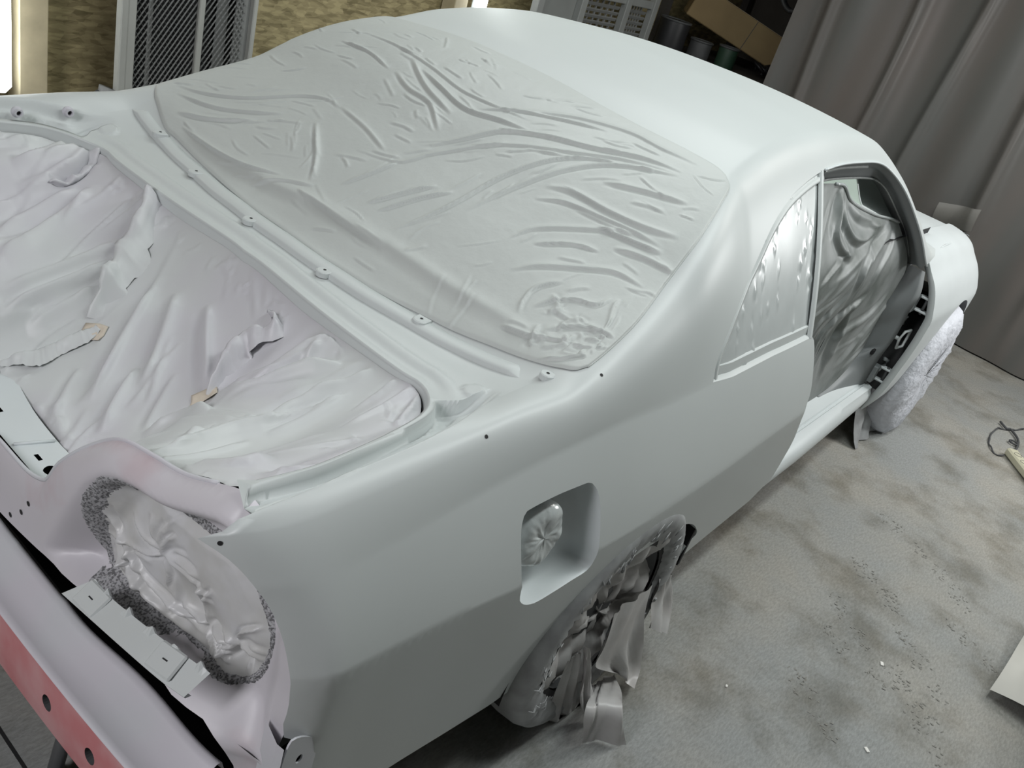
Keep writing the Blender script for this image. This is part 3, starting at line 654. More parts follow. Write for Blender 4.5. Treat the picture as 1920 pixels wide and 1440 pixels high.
for h_ in hh:
    c = h_.mean(0); q = face(h_[:, 0], h_[:, 1]); m.grid(np.stack([q, q + [.02, 0, 0]], 1), closed_u=True)
m.grid([[(-.985+.05*abs(y)**2.6, y, z) for z in (.425, .32)] for y in byy]); m.build('beam_inner', DGREY, beam)
# lower corner mounting tab
m = MB(); tp = np.array([(-.80, .36), (-.818, .40), (-.8, .50), (-.765, .50)])
tb = np.array(TABP); cen = tb[:5].mean(0)
tabl = smooth_poly([(-.916, .42), (-.912, .53), (-.906, .588), (-.892, .592), (-.868, .574), (-.853, .552), (-.848, .53), (-.850, .48), (-.858, .42)], 44)
th = np.array([(-.880+.0058*math.cos(a), .536+.0090*math.sin(a)) for a in np.linspace(0, 2*math.pi, 16, endpoint=False)])
v, f = cdt_patch(np.vstack([tabl]), [th], gridpts(-.92, -.84, .42, .6, .008), .003)
P = np.stack([v[:, 0], -.803 + 0*v[:, 0], v[:, 1]], 1)
mt = mesh('mounting_tab', P, orient(P, f, (-.88, 0, .45)), PRIMER_L, car, False)
sm = mt.modifiers.new('thick', 'SOLIDIFY'); sm.thickness = .003
m = MB(); m.lathe([(0, .009), (.004, .001)], (-.880, -.797, .536), 'y', 14); m.build('bolt_hole', DARK, mt)
m = MB(); m.grid([[(-.914, -.803, z), (-.916, -.79, z), (-.905, -.75, z)] for z in (.42, .50, .56, .585)]); m.build('tab_return', PRIMER_L, mt)

# luggage-side cross panel with its holes
ie = smooth_poly(INEDGE, 24)
inn = [(-.936, .30), (-.936, .0), (-.936, -.17), (-.930, -.20), (-.92, -.205), (-.90, -.20), (-.862, -.20), (-.862, -.16)] + [(float(x)+.02, float(y)) for x, y in ie[::-1]] + [(-.84, .30)]
ov = smooth_poly([(-.921, -.141), (-.916, -.159), (-.905, -.164), (-.897, -.156), (-.900, -.138), (-.910, -.132)], 20, True)
hs = [np.array(INRECT), ov, np.array([(-.913, .044), (-.913, .058), (-.904, .058), (-.904, .044)])]
v, f = cdt_patch(inn, hs, gridpts(-.97, -.8, -.2, .3, .012), .004)
P = np.stack([v[:, 0], v[:, 1], .598 + .0*v[:, 0]], 1); cross = mesh('luggage_cross_panel', P, orient(P, f, (-.9, 0, .3)), WHITE, car, False)
m = MB(); m.tube([(-.93, -.055, .600), (-.87, -.075, .600)], .003, 6); m.build('pressed_seam', WHITE, cross, True)

# cover strip below the rear screen, with clips
fb = smooth_poly([p for p in FILMB if p[1] < 2.15], 80)
FB3 = skin(fb[:, 0], fb[:, 1])
ys = FB3[:, 1]; order = np.argsort(ys); FBX = pchip(ys[order][::4], FB3[order, 0][::4]); FBZ = pchip(ys[order][::4], FB3[order, 2][::4])
rows = []
for y in np.linspace(-.632, .66, 90):
    x0 = float(FBX(abs(y)*(-1))); t0 = y2t(x0-.03, y); z0 = float(half_section(x0-.03, t0)[1])
    z1 = float(half_section(x0+.012, y2t(x0+.012, y))[1])
    g_ = 1 - .95*max(sstep(.63, .66, y), sstep(-.60, -.632, y)); hz = lambda q: (z0 - .006)*(1-g_) + (z0 + q)*g_
    rows.append([(x0-.044, y, z0-.010), (x0-.043, y, hz(.003)), (x0-.040, y, hz(.006)), (x0-.022, y, hz(.009)), (x0-.008, y, hz(.008)), (x0-.003, y, hz(.002)), (x0, y, z0-.004), (x0+.012, y, z1-.004)])
m = MB(); m.grid(rows, flip=True)
strip = m.build('screen_base_strip', PRIMER, car, True)
for x, t in TABS:
    p = skin(np.array([x]), np.array([t]))[0]; y = p[1]; side_c = y < -.55
    zt = p[2] + (.006 if side_c else .0115); m = MB()
    R3 = Matrix.Rotation(math.radians(-14*y/.6), 3, 'Z')
    out_ = [(-.004 + .013*math.cos(a), .015*math.sin(a)) for a in np.linspace(math.pi/2, 3*math.pi/2, 12)]
    if side_c: out_ = [(.013*math.cos(a), .014*math.sin(a)) for a in np.linspace(0, 2*math.pi, 20, endpoint=False)]
    else: out_ = out_ + [(.014, -.015), (.014, .015)]
    top_ = [R3 @ Vector((a, b, 0)) for a, b in out_]; n_ = len(top_)
    V = [(x+q.x, y+q.y, zt-.010) for q in top_] + [(x+q.x, y+q.y, zt) for q in top_] + [(x+q.x*.85, y+q.y*.85, zt+.0015) for q in top_]
    F = [(i, (i+1) % n_, n_+(i+1) % n_, n_+i) for i in range(n_)] + [(n_+i, n_+(i+1) % n_, 2*n_+(i+1) % n_, 2*n_+i) for i in range(n_)] + [tuple(range(2*n_, 3*n_))]
    m.add(V, F); cl = m.build('trim_clip', PRIMER, car)
    m = MB(); m.lathe([(zt+.002-zt, .0001), (.002, .0032)], (x, y, zt), 'z', 12); m.build('clip_hole', DARK, cl)
# nuts on the inner wall of the left wing
for px, py, pz in ((-.615, .653, .928), (-.505, .653, .930)):
    m = MB(); m.lathe([(.0, .0125), (-.004, .0125), (-.006, .009), (-.013, .009), (-.013, .0055), (-.004, .0055)], (px, py, pz), 'y', 20)
    nt_ = m.build('captive_nut', PRIMER_L, car, False)
    m = MB(); m.lathe([(-.006, .0055), (-.006, .0001)], (px, py, pz), 'y', 14); m.build('nut_bore', DARK, nt_)

# sill
xs = np.linspace(.36, 2.11, 60); rows = []
for x in xs:
    o0 = float(half_section(x, 0)[0]); yo = min(o0, .80 if x > .9 else .80)
    rows.append([(x, -.60, .40), (x, -.645, .372), (x, -.665, .352), (x, -.735, .338), (x, -.739, .330), (x, -.748, .330), (x, -.752, .334), (x, -.775, .326), (x, -yo+.008, .312), (x, -yo, .300), (x, -yo-.003, .275), (x, -yo+.004, .245), (x, -yo+.03, .232), (x, -.70, .232)])
m = MB(); m.grid(rows, flip=True); sill = m.build('sill', WHITE, car, True)
sill.modifiers.new('edges', 'EDGE_SPLIT').split_angle = math.radians(38)
m = MB(); m.grid([[(x, -y, z) for x, y, z in r] for r in rows]); m.build('sill', WHITE, car, True)
for x, y in ((1.40, -.71), (1.20, -.722), (1.46, -.675)):
    m = MB(); zz = .345 - (abs(y)-.665)*.2
    m.lathe([(.0015, .0001), (.0015, .007)], (x, y, zz), 'z', 10); m.build('sill_hole', DARK, sill)

# door frame: step in from the roof edge to the window seal, then the hinge pillar
dt = smooth_poly(DOORTOP, 60); D3 = skin(dt[:, 0], dt[:, 1]); ji = smooth_poly(JIN, 60)
st = np.array([(D3[0, 0]-.02, D3[0, 1]+.05, D3[0, 2]-.03)])
ji[:, 0] = np.maximum(ji[:, 0], 0); 
J0 = np.vstack([np.linspace((.83, -.555, 1.192), ji[0], 14)[:-1], ji]); J0 = resample(J0, 60)
rows = []
for a, b in zip(D3, J0):
    d = b - a
    rows.append([a, a + (0, .004, -.004), a + (0, .010, -.016), a + (0, .018, -.020), a + d*.45 + (0, .008, -.004), a + d*.85 + (0, .002, 0), b, b + (0, .004, -.004), b + (0, .03, -.002)])
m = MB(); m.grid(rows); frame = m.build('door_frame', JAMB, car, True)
m = MB(); m.tube([b + np.array((0, -.004, 0)) for b in J0[4:]], .0035, 6); m.build('window_seal_edge', GLOSSF, frame, True)
m = MB(); m.tube([a + np.array((0, -.002, -.001)) for a in D3], .0035, 6); m.build('drip_rail', WHITE, car, True)
m = MB(); m.tube([a + (b-a)*.42 + np.array((0, -.002, .006)) for a, b in zip(D3[2:22], J0[2:22])], .005, 6); m.build('roof_seal_carrier', GLOSSF, frame, True)
ho = smooth_poly(HPO, 40); hi = smooth_poly(HPI, 40); hi[:, 0] = np.minimum(hi[:, 0], 2.03)
rows = []
for i, (a, b) in enumerate(zip(ho, hi)):
    a = np.array((min(a[0], 2.08), a[1], a[2])); rows.append([a + (.0, .09, 0), a + (.0, .006, 0), a, a*.75+b*.25, a*.5+b*.5, a*.25+b*.75, b, b + (-.01, .04, 0)])
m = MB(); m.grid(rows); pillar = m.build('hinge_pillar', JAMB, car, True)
m = MB(); m.box((2.035, -.722, .487), (.03, .012, .022), None, .003); m.build('wiring_slot', DARK, pillar)
m = MB(); m.grid([[(2.06, -.62, z), (2.40, -.62, z)] for z in np.linspace(.2, .95, 4)]); m.grid([[(2.42, y, z) for y in (-.78, -.5)] for z in (.2, .70)]); m.build('inner_wing', DARK, car)  # backing panels painted near-black as the shade in the hinge gap
for z0 in (.715, .385):
    m = MB(); m.box((2.105, -.752, z0), (.05, .025, .075), None, .004)
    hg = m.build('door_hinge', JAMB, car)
    for dz in (.028, -.028):
        m = MB(); m.box((2.145, -.785, z0+dz), (.03, .06, .010), None, .003); m.build('hinge_arm', WHITE, hg)
    m = MB(); m.tube([(2.14, -.79, z0-.04), (2.14, -.79, z0+.04)], .006, 8); m.build('hinge_pin', DGREY, hg, True)
m = MB(); m.tube([(2.11, -.78, .52), (2.15, -.79, .525), (2.16, -.79, .56), (2.15, -.79, .60), (2.11, -.78, .595), (2.10, -.775, .56)], .006, 8, True)
m.tube([(2.10, -.73, .56), (2.11, -.775, .56)], .008, 8); m.build('check_strap_loop', PRIMER, car, True)
m = MB(); m.tube([(2.13, -.72, .60), (2.14, -.74, .62), (2.13, -.745, .645), (2.15, -.73, .66), (2.13, -.72, .67)], [.016, .02, .017, .014, .012], 10); m.build('wiring_grommet', JAMB, car, True)
m = MB(); m.tube([(2.12, -.76, .40), (2.16, -.765, .42), (2.15, -.77, .445), (2.12, -.76, .455)], .008, 8); m.build('cable_clip', JAMB, car, True)

# quarter window trim and centre pillar
qo = smooth_poly(QWIN, 60); Q3 = skin(qo[:, 0], qo[:, 1]); QN = surf_normals(skin, qo)
cen = np.array((.62, -.70, 1.0))
def inset(P, Nn, d, dep):
    T = np.gradient(P, axis=0); T /= np.linalg.norm(T, axis=1)[:, None]; I = np.cross(T, Nn); I *= np.sign(((cen-P)*I).sum(1))[:, None]
    return P + I*d - Nn*dep
rows = np.stack([Q3, inset(Q3, QN, .002, .006), inset(Q3, QN, .010, .007), inset(Q3, QN, .013, .002), inset(Q3, QN, .024, .002), inset(Q3, QN, .027, .010)], 1)
m = MB(); m.grid(rows); m.build('quarter_window_trim', PRIMER, car, True)
qb = resample([QWIN[0]] + list(QWINB), 30); qb3 = skin(qb[:, 0], qb[:, 1]); 
rows = [[p, p + (0, .004, .003), p + (0, .012, .006), p + (0, .012, .010), p + (0, .016, .028), p + (0, .022, .030), p + (0, .028, .036)] for p in qb3]
m = MB(); m.grid(rows); rail = m.build('waist_moulding', PRIMER, car, True)
rail.modifiers.new('edges', 'EDGE_SPLIT').split_angle = math.radians(40)
bp0 = Q3[-1]; bp1 = qb3[-1]; rows = []
for s_ in np.linspace(0, 1, 24):
    p = bp0*(1-s_) + bp1*s_ + np.array((0, -.010*math.sin(math.pi*s_), 0))
    rows.append([p + (-.026, .006, 0), p + (-.022, -.001, 0), p + (-.006, -.002, 0), p + (0, .003, 0), p + (.002, .03, 0)])
m = MB(); m.grid(rows); m.build('centre_pillar_trim', PRIMER, car, True)

# front wing
WZ = [.215, .264, .343, .443, .52, .60, .66, .727, .798, .847, .888, .915, .930]
WY = [.782, .804, .823, .834, .841, .845, .845, .827, .793, .752, .715, .66, .58]
arc = np.r_[0, np.cumsum(np.hypot(np.diff(WZ), np.diff(WY)))]
wz = pchip(arc, WZ); wy = pchip(arc, WY)
DXP = pchip([2.1, 2.5, 2.9, 3.1, 3.25, 3.36, 3.43], [0, .006, .0, -.02, -.045, -.085, -.15]); DZP = pchip([2.1, 2.5, 2.9, 3.2, 3.43], [0, .0, -.022, -.07, -.14])
def wing(x, s_):
    z = wz(s_); y = wy(s_); k_ = sstep(.45, .85, z)
    return np.stack([x, -(y + DXP(x)), z + DZP(x)*k_], 1)
S6 = float(np.interp(.31, WZ, arc))
wa = [(2.66 + .372*math.cos(a), S6 + .372*math.sin(a)) for a in np.linspace(math.pi*1.02, -.12*math.pi, 60)]
wa = [(min(x, 3.03 - .0) if s_ < S6 else x, s_) for x, s_ in wa]
wo = [(2.12, s_) for s_ in np.linspace(arc[-1], 0, 60)] + [(2.2, 0), (2.27, 0), (2.285, .05)] + wa + [(3.12, .28), (3.25, .30), (3.36, .33), (3.41, .40), (3.43, .48), (3.43, .56), (3.40, .64), (3.34, .70), (3.26, arc[-1]-.05), (3.2, arc[-1])]
v, f = cdt_patch(wo, [], gridpts(2.12, 3.5, .0, arc[-1], .022), .006)
P = wing(v[:, 0], v[:, 1]); NN = surf_normals(wing, v, .003, (2.7, 0, .5)); wg = mesh('front_wing', P, orient(P, f, (2.7, 0, .5)), WHITE, car, True, NN)
q = np.array([(2.12, s_) for s_ in np.linspace(0, arc[-1], 40)]); P = wing(q[:, 0], q[:, 1])
m = MB(); m.grid(np.stack([P, P + [-.002, .006, 0], P + [.004, .028, 0], P + [.02, .03, 0]], 1)); m.build('wing_rear_flange', PRIMER, wg, True)
m = MB(); q = np.array(wo[62:124]); P = wing(q[:, 0], q[:, 1]); m.grid(np.stack([P, P + [0, .03, 0], P + [0, .2, 0]], 1)); m.build('wheel_arch_liner', DGREY, wg, True)
m = MB(); m.lathe([(.25, .001), (.25, .36), (.012, .355)], (.03, -.825, .25), 'y', 40, math.radians(-4), math.radians(184)); m.build('wheel_house', DARK, car, True)  # arch interior coloured near-black for the shade around the tyre
m = MB(); m.box((.420, -.72, .34), (.012, .20, .20)); m.build('arch_shade_panel', DARK, car)  # black box added to fill the arch gap ahead of the tyre with shade
m = MB(); G = [[(x, y, .898 + .03*math.cos(y*1.5) + float(DZP(x))) for y in np.linspace(-.66, .66, 16)] for x in np.linspace(1.99, 3.2, 15)]
m.grid(G); m.build('bonnet', WHITE, car, True)
m = MB()
for i, (x, z) in enumerate(((2.3, .30), (2.33, .36), (2.36, .42))): pass
m.tube([(2.34, -.70, .898), (2.45, -.70, .902), (2.55, -.70, .896), (2.66, -.70, .884)], [.002, .004, .004, .002], 8)
m.build('taped_wing_edge', WHITE, car, True)

# dashboard and windscreen base seen through the window gap
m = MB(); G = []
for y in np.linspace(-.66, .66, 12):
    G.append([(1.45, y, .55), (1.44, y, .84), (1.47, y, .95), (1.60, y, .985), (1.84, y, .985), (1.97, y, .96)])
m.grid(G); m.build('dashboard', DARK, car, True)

# wheels with taped tyres
def wheel(x, side, seen):
    cy = side*.735; r = .298
    pr_ = [(-.10, .20), (-.105, .235), (-.108, .265), (-.10, .285), (-.08, r), (0, r+.002), (.08, r), (.10, .285), (.108, .265), (.10, .235), (.10, .20)]
    rim_ = [(-.09, .2), (-.05, .19), (-.045, .05), (-.045, .001)]
    wl = thing('wheel', (0, 0, 0), None, None) if False else None
    m = MB(); m.lathe([(-.06*(-side)*-1*0 + side*h, rr) for h, rr in [(.095, .198), (.06, .185), (.055, .09), (.075, .06), (.075, .001)]], (x, cy, .305), 'y', 40)
    wl = m.build('wheel', DGREY, car, True)
    m = MB(); m.lathe([(side*h, rr) for h, rr in pr_], (x, cy, .305), 'y', 56); m.build('tyre', DARK, wl, True)
    return wl
wheel(0, -1, True); wheel(2.66, -1, True); wheel(0, 1, False); wheel(2.66, 1, False)

# ------------------------------------------------------------------ masking sheets
def dir_folds(polys, n, area_pts, length, seed, bend=.15):
    """short creases that run along the nearest long fold"""
    r = np.random.default_rng(seed); segs = []
    for q in polys:
        q = np.array(q)
        for a, b in zip(q[:-1], q[1:]): segs.append(((a+b)/2, (b-a)/max(np.linalg.norm(b-a), 1e-6)))
    mids = np.array([s_[0] for s_ in segs]); out_ = []
    lo, hi = area_pts.min(0), area_pts.max(0)
    tries = 0
    while len(out_) < n and tries < n*8:
        tries += 1
        p = area_pts[r.integers(len(area_pts))]; i = np.argmin(((mids - p)**2).sum(1)); d = segs[i][1]
        an = math.atan2(d[1], d[0]) + r.normal(0, .22); L = length*r.uniform(.5, 1.6)
        d = np.array((math.cos(an), math.sin(an))); nn = np.array((-d[1], d[0]))*r.uniform(-bend, bend)
        out_.append([p - d*L/2, p + nn*L*.5, p + d*L/2])
    return out_

# rear screen
fo = np.vstack([smooth_poly(FILMB, 110), smooth_poly([FILMB[-1]] + list(FILMT), 120)[1:]])
mirr = np.array([(x, 2*T4 - t) for x, t in FILMT[:4]][::-1])
leftedge = smooth_poly([FILMT[-1], (.31, 2.24), (.24, 2.255)] + [tuple(p) for p in mirr] + [(-.27, 2.262), tuple(FILMB[0])], 60)
fo = np.vstack([fo, leftedge[1:-1]])
gp = gridpts(-.37, .42, .88, 2.32, .0031)
v, f = cdt_patch(fo, [], gp, .002)
FOL = [q for q in FOLDS if len(q) > 1]
edge_d = segdist(v, fo, True)[0]
hgt = fold_field(v, FOL, .0052, .0031, .6)
hgt += fold_field(v, [RIDGE], .006, .012, .6, 0)
hgt += fold_field(v, dir_folds(FOL, 190, v[edge_d > .03], .06, 5), .0017, .0023, .6, .5)
cr = [(x, t) for x, t in zip(rng.uniform(-.285, -.19, 22), rng.uniform(.95, 1.10, 22))]
hgt += fold_field(v, [[(x, t), (x+rng.uniform(-.02, .02), t+rng.uniform(-.03, .03)), (x+rng.uniform(-.02, .03), t+rng.uniform(-.05, .05))] for x, t in cr], .0035, .0032, .6)
hgt += .0005*noise2(v, 25, 4)*np.clip(edge_d/.03, 0, 1) + .002*noise2(v, 5, 9, 2)*np.clip(edge_d/.08, 0, 1)
tape_edge = fold_field(v, [[tuple(p) for p in smooth_poly([(x-.0, t) for x, t in zip(fo[110:226:6, 0], fo[110:226:6, 1])], 40)]], .0, .01)
lift = .002 + .0035*np.clip(edge_d/.006, 0, 1)
def scr(x, t): return skin(x, t)
B = skin(v[:, 0], v[:, 1]); Bn = surf_normals(skin, v)
B[:, 2] = np.where(v[:, 0] > -.9, body(v[:, 0], v[:, 1])[1], B[:, 2])
P = B + Bn*(hgt*np.clip(edge_d/.012, .0, 1) + lift)[:, None]
o = mesh('masking_paper_sheet', P, orient(P, f, (.2, 0, .5)), FILM, None, True)
tag(o, 'wrinkled grey-white masking paper stretched over the rear window', 'masking sheet')
# crumpled tape strip along its right edge
m = MB(); te = np.vstack([smooth_poly([FILMB[-1]] + list(FILMT[:9]), 90)]); a = skin(te[:, 0], te[:, 1]); an_ = surf_normals(skin, te)
m.tube(a + an_*.001, .0016, 5); tb_ = m.build('tape_edge', FILM, o, True)

# luggage opening
tf = [tuple(p) for p in (LIPR[::-1]*[1, 1])]
tf_out = [(x+ (.006 if False else 0), y*.985) for x, y in LIPR] 
tf_out = [(x - .006, y*.985) for x, y in LIPR if x < -.0]
rear_edge = [(-.888, -.600), (-.896, -.56), (-.902, -.51), (-.905, -.44), (-.910, -.37), (-.910, -.30), (-.903, -.24), (-.88, -.17)] + [tuple(p) for p in ie[::-1]] + [(-.880, .20), (-.903, .245), (-.910, .30), (-.910, .37), (-.905, .44), (-.90, .52), (-.897, .575)]
rear_edge = smooth_poly(rear_edge, 70)
left_out = [(x, -y) for x, y in tf_out[::-1]]
to = np.array([tuple(p) for p in tf_out] + [tuple(p) for p in rear_edge] + left_out[:-1])
v, f = cdt_patch(to, [], gridpts(-.95, -.45, -.66, .66, .0048), .003)
ed = segdist(v, to, True)[0]
z = trunk_base(v[:, 0], v[:, 1])
fl = TFOLDS
h = fold_field(v, fl[:10], .019, .010, .5, .3) + fold_field(v, fl[11:18], .018, .012, .5, .3)
h += fold_field(v, [fl[18]], .012, .014, .5, 0) + fold_field(v, [fl[20]], .010, .010, .6, 0)
h += fold_field(v, [fl[10]], -.045, .009, .25, 0) + fold_field(v, fl[21:], .010, .007, .5, .3)
h += fold_field(v, dir_folds(fl[:10] + fl[11:18], 60, v, .13, 8, .05), .0055, .0055, .5, .5)
near = np.clip(1 - ed/.06, 0, 1)
cc = [(x, y) for x, y in v[(ed < .05)][rng.integers(0, (ed < .05).sum(), 70)]]
h += fold_field(v, [[(x, y), (x+rng.uniform(-.02, .02), y+rng.uniform(-.02, .02)), (x+rng.uniform(-.03, .03), y+rng.uniform(-.03, .03))] for x, y in cc], .003, .0035, .6)
h += .004*noise2(v, 5, 21, 2)*np.clip(ed/.05, 0, 1)
z = z + h*np.clip(ed/.012, 0, 1)
o = mesh('masking_film_sheet', np.stack([v[:, 0], v[:, 1], z], 1), orient(np.stack([v[:, 0], v[:, 1], z], 1), f, (-.7, 0, -3)), TRFILM, None, True)
tag(o, 'slack white masking film sagging into the open luggage compartment', 'masking sheet')
trunk_sheet = o
def raised_fold(path, hgt_, wid, lean_, seed, name='raised_fold'):
    """a pinched-up crease of the sheet that leans over to one side"""
    C2 = smooth_poly(path, 44); r2 = np.random.default_rng(seed); T2_ = np.gradient(C2, axis=0); T2_ /= np.linalg.norm(T2_, axis=1)[:, None]
    N2 = np.stack([-T2_[:, 1], T2_[:, 0]], 1)*lean_; G = []
    d2 = ((C2[:, None, :] - v[None, ::2, :])**2).sum(2); zb = z[::2][np.argsort(d2, 1)[:, :3]].mean(1)
    wob = np.interp(np.arange(44), np.arange(0, 48, 4), r2.normal(0, 1, 12))
    for i in range(44):
        e_ = math.sin(math.pi*min(1, max(0, i/43)))**.45; h_ = hgt_*e_*(1 + .22*wob[i]); w_ = wid*(1 + .2*wob[(i+9) % 44])
        row = []
        for du, dz in ((-1.6, -.12), (-1.0, .16), (-.5, .55), (-.1, .9), (.25, 1.0), (.48, .86), (.42, .55), (.18, .2), (.12, -.15)):
            p = C2[i] + N2[i]*du*w_*(.35+.65*e_); row.append((p[0] + .002*wob[(i+5) % 44]*dz, p[1], zb[i] + dz*h_ + .002))
        G.append(row)
    m = MB(); m.grid(G); return m.build(name, TRFILM, trunk_sheet, True)
raised_fold(TFOLDS[18], .042, .026, -1, 3)
raised_fold(TFOLDS[19], .014, .016, -1, 5)
raised_fold(TFOLDS[20][:2] + TFOLDS[20][2:], .034, .018, -1, 8)
raised_fold([(x-.006, y-.012) for x, y in TFOLDS[10]], .022, .02, 1, 11)
# beige tape squares on it
def patch(cx, cy, sx, sy, rot, label):
    q = gridpts(-sx/2, sx/2, -sy/2, sy/2, .006); r_ = np.random.default_rng(int(abs(cx*1000)))
    ol = [(-sx/2, -sy/2), (-.1*sx, -sy*.56), (sx*.4, -sy*.5), (sx*.55, -.1*sy), (sx/2, sy/2), (0, sy*.45), (-sx*.55, sy*.5), (-sx*.45, 0)]
    v_, f_ = cdt_patch(ol, [], q, .003); c_, s_ = math.cos(rot), math.sin(rot)
    X = np.stack([cx + v_[:, 0]*c_ - v_[:, 1]*s_, cy + v_[:, 0]*s_ + v_[:, 1]*c_], 1)
    # lie on the sheet below
    d2 = ((X[:, None, :] - v[None, ::3, :])**2).sum(2); k_ = np.argsort(d2, 1)[:, :4]; zz = z[::3][k_].mean(1) + .004
    P_ = np.stack([X[:, 0], X[:, 1], zz], 1)
    o_ = mesh('masking_tape_patch', P_, orient(P_, f_, (cx, cy, -3)), TAPE, None, True)
    sm_ = o_.modifiers.new('thick', 'SOLIDIFY'); sm_.thickness = .0012
    tag(o_, label, 'tape', 'beige tape patches on the luggage film'); return o_
patch(-.706, .127, .035, .05, .5, 'beige tape patch at the lower end of the long raised fold in the luggage film')
patch(-.668, -.196, .03, .042, .9, 'beige tape patch at the foot of the short crumpled fold nearer the fuel filler')

# lamp opening
hin = hole; v, f = cdt_patch(hin, [], gridpts(-.72, -.28, .5, .82, .003), .002)
ed = segdist(v, hin, True)[0]; T_ = tail(v[:, 0], v[:, 1])
star = np.array([(-.50, .66), (-.60, .62)]); lf = []
r_ = np.random.default_rng(12)
for c_, n_, L_ in ((( -.475, .665), 11, .12), ((-.40, .62), 8, .1), ((-.575, .60), 9, .09), ((-.64, .62), 8, .08)):
    for k_ in range(n_):
        a_ = r_.uniform(0, 6.28); L2 = L_*r_.uniform(.4, 1); lf.append([c_, (c_[0]+math.cos(a_)*L2*.5, c_[1]+math.sin(a_+.2)*L2*.5), (c_[0]+math.cos(a_+.3)*L2, c_[1]+math.sin(a_+.3)*L2)])
h = fold_field(v, lf, .0065, .0038, .7, .5) + fold_field(v, [[(-.35, .66), (-.42, .60), (-.50, .585), (-.57, .575)], [(-.345, .60), (-.42, .575), (-.5, .56), (-.58, .56)]], .010, .006, .8)
h += .006*noise2(v, 12, 31, 3) - .022*np.exp(-(((v[:, 0]+.55)/.05)**2 + ((v[:, 1]-.615)/.035)**2)) - .02*np.exp(-(((v[:, 0]+.655)/.02)**2 + ((v[:, 1]-.60)/.03)**2))
P = T_.copy(); P[:, 0] += .002 - (.010 + h)*np.clip(ed/.025, 0, 1)
P[:, 2] += .0
LAMPF = dusted('crumpled_grey_film', (.58, .585, .60), (.50, .50, .49), 14, .35, .6, .38)
o = mesh('lamp_opening_film', P, orient(P, f, (0, 0, .65)), LAMPF, None, True)
tag(o, 'crumpled grey film taped across the right tail lamp opening', 'masking sheet')
# ragged sealer bead around it
m = MB(); rb = np.random.default_rng(5); hb = resample(hole, step=.0032, closed=True); hn = np.gradient(hb, axis=0); hn = np.stack([hn[:, 1], -hn[:, 0]], 1); hn /= np.linalg.norm(hn, axis=1)[:, None]
hn *= np.sign(((hb - hb.mean(0))*hn).sum(1))[:, None]; nb = len(hb); G = []
ua = np.linspace(0, 2*math.pi, nb, endpoint=False); ring_n = np.stack([np.cos(ua), np.sin(ua)], 1)
wid = .9 + .45*noise2(ring_n*1.0 + 5, 3.0, 2, 3) + .35*np.sin(ua + .6)
for q in np.linspace(-1.1, 1.3, 11):
    yz = hb + hn*(q*.0095*wid)[:, None] + rb.normal(0, .0006, hb.shape); P_ = tail(yz[:, 0], yz[:, 1])
    hump = max(0, 1 - ((q-.1)/1.2)**2)
    P_[:, 0] -= -.001 + hump*(.004 + .004*np.clip(noise2(ring_n*4 + q*2.2, 11, 7, 3), -.6, 1) + rb.uniform(-.0012, .0012, nb)); G.append(P_)
m.grid(np.array(G).transpose(1, 0, 2), closed_u=True)
SEAL = dusted('ragged_sealer', (.38, .38, .395), (.12, .12, .125), 240, .46, .58, .8)
bead = m.build('sealer_bead', SEAL, tail_panel, True)

# fuel filler wrapped in film
def crumple(name, fn_pts, mat): pass
m = MB(); wob = lambda an, j: 1 + .03*math.sin(3*an+j) + .015*math.sin(7*an+2*j)
n_ = 60; prof_ = [(.0, .064), (.014, .064), (.026, .060), (.033, .050), (.035, .040), (.034, .030), (.033, .020), (.034, .010), (.034, .001)]
lathe_n(m, prof_, fcap + nav*.004, nav, n_, wob)
V_ = np.array(m.v); d_ = noise2(np.stack([V_[:, 0]*1.0, V_[:, 2]], 1), 38, 6, 4)
V_ += np.outer(np.where(np.abs(d_) < .08, -.5, d_)*.006, nav); m.v = [tuple(p) for p in V_]
o = m.build('filler_cap_film', GLOSSF, None, True); o.modifiers.new('s', 'SUBSURF').render_levels = 1
tag(o, 'crumpled film wrapped over the fuel filler cap in its recess', 'masking film')

# quarter window
QGLOSS = plain('smooth_glossy_film', (.50, .53, .53), .27, vary=.05, scale=14, spec=.6)
qi = inset(Q3, QN, .012, .006)
Vq = np.vstack([qo, resample([qo[-1], (.79, .72), QWINB[-1]], 16)[1:], resample(QWINB[::-1], 20)[1:]])
v, f = cdt_patch(Vq, [], gridpts(.15, .83, .6, .85, .006), .003)
ed = segdist(v, Vq, True)[0]; Bq = skin(v[:, 0], v[:, 1]); Bn = surf_normals(skin, v)
r_ = np.random.default_rng(44); sc_ = []
for k_ in range(46):
    p = v[r_.integers(len(v))]; a_ = r_.uniform(0, 3.14); L_ = r_.uniform(.008, .022); sc_.append([p, p + (L_*math.cos(a_)*.5, L_*math.sin(a_)*.6), p + (L_*math.cos(a_), L_*math.sin(a_)*.6)])
h = fold_field(v, sc_, .0035, .003, .6, .5)
edge2 = [tuple(p) for p in smooth_poly([(x+.03, t-.012) for x, t in QWIN[2:]], 40)]
for k_ in range(30):
    p = np.array(edge2[r_.integers(len(edge2))]); a_ = r_.uniform(0, 3.14); h += fold_field(v, [[p, p+(.012*math.cos(a_), .02*math.sin(a_)), p+(.03*math.cos(a_+.4), .02*math.sin(a_+.4))]], .004, .004, .6)
h += .0005*noise2(v, 7, 3, 2)
P = Bq + Bn*(-.009 + h*np.clip(ed/.01, 0, 1))[:, None]
o = mesh('quarter_window_film', P, orient(P, f, (.5, 0, .9)), QGLOSS, None, True)
tag(o, 'shiny grey masking film on the small side window behind the door opening', 'masking sheet')

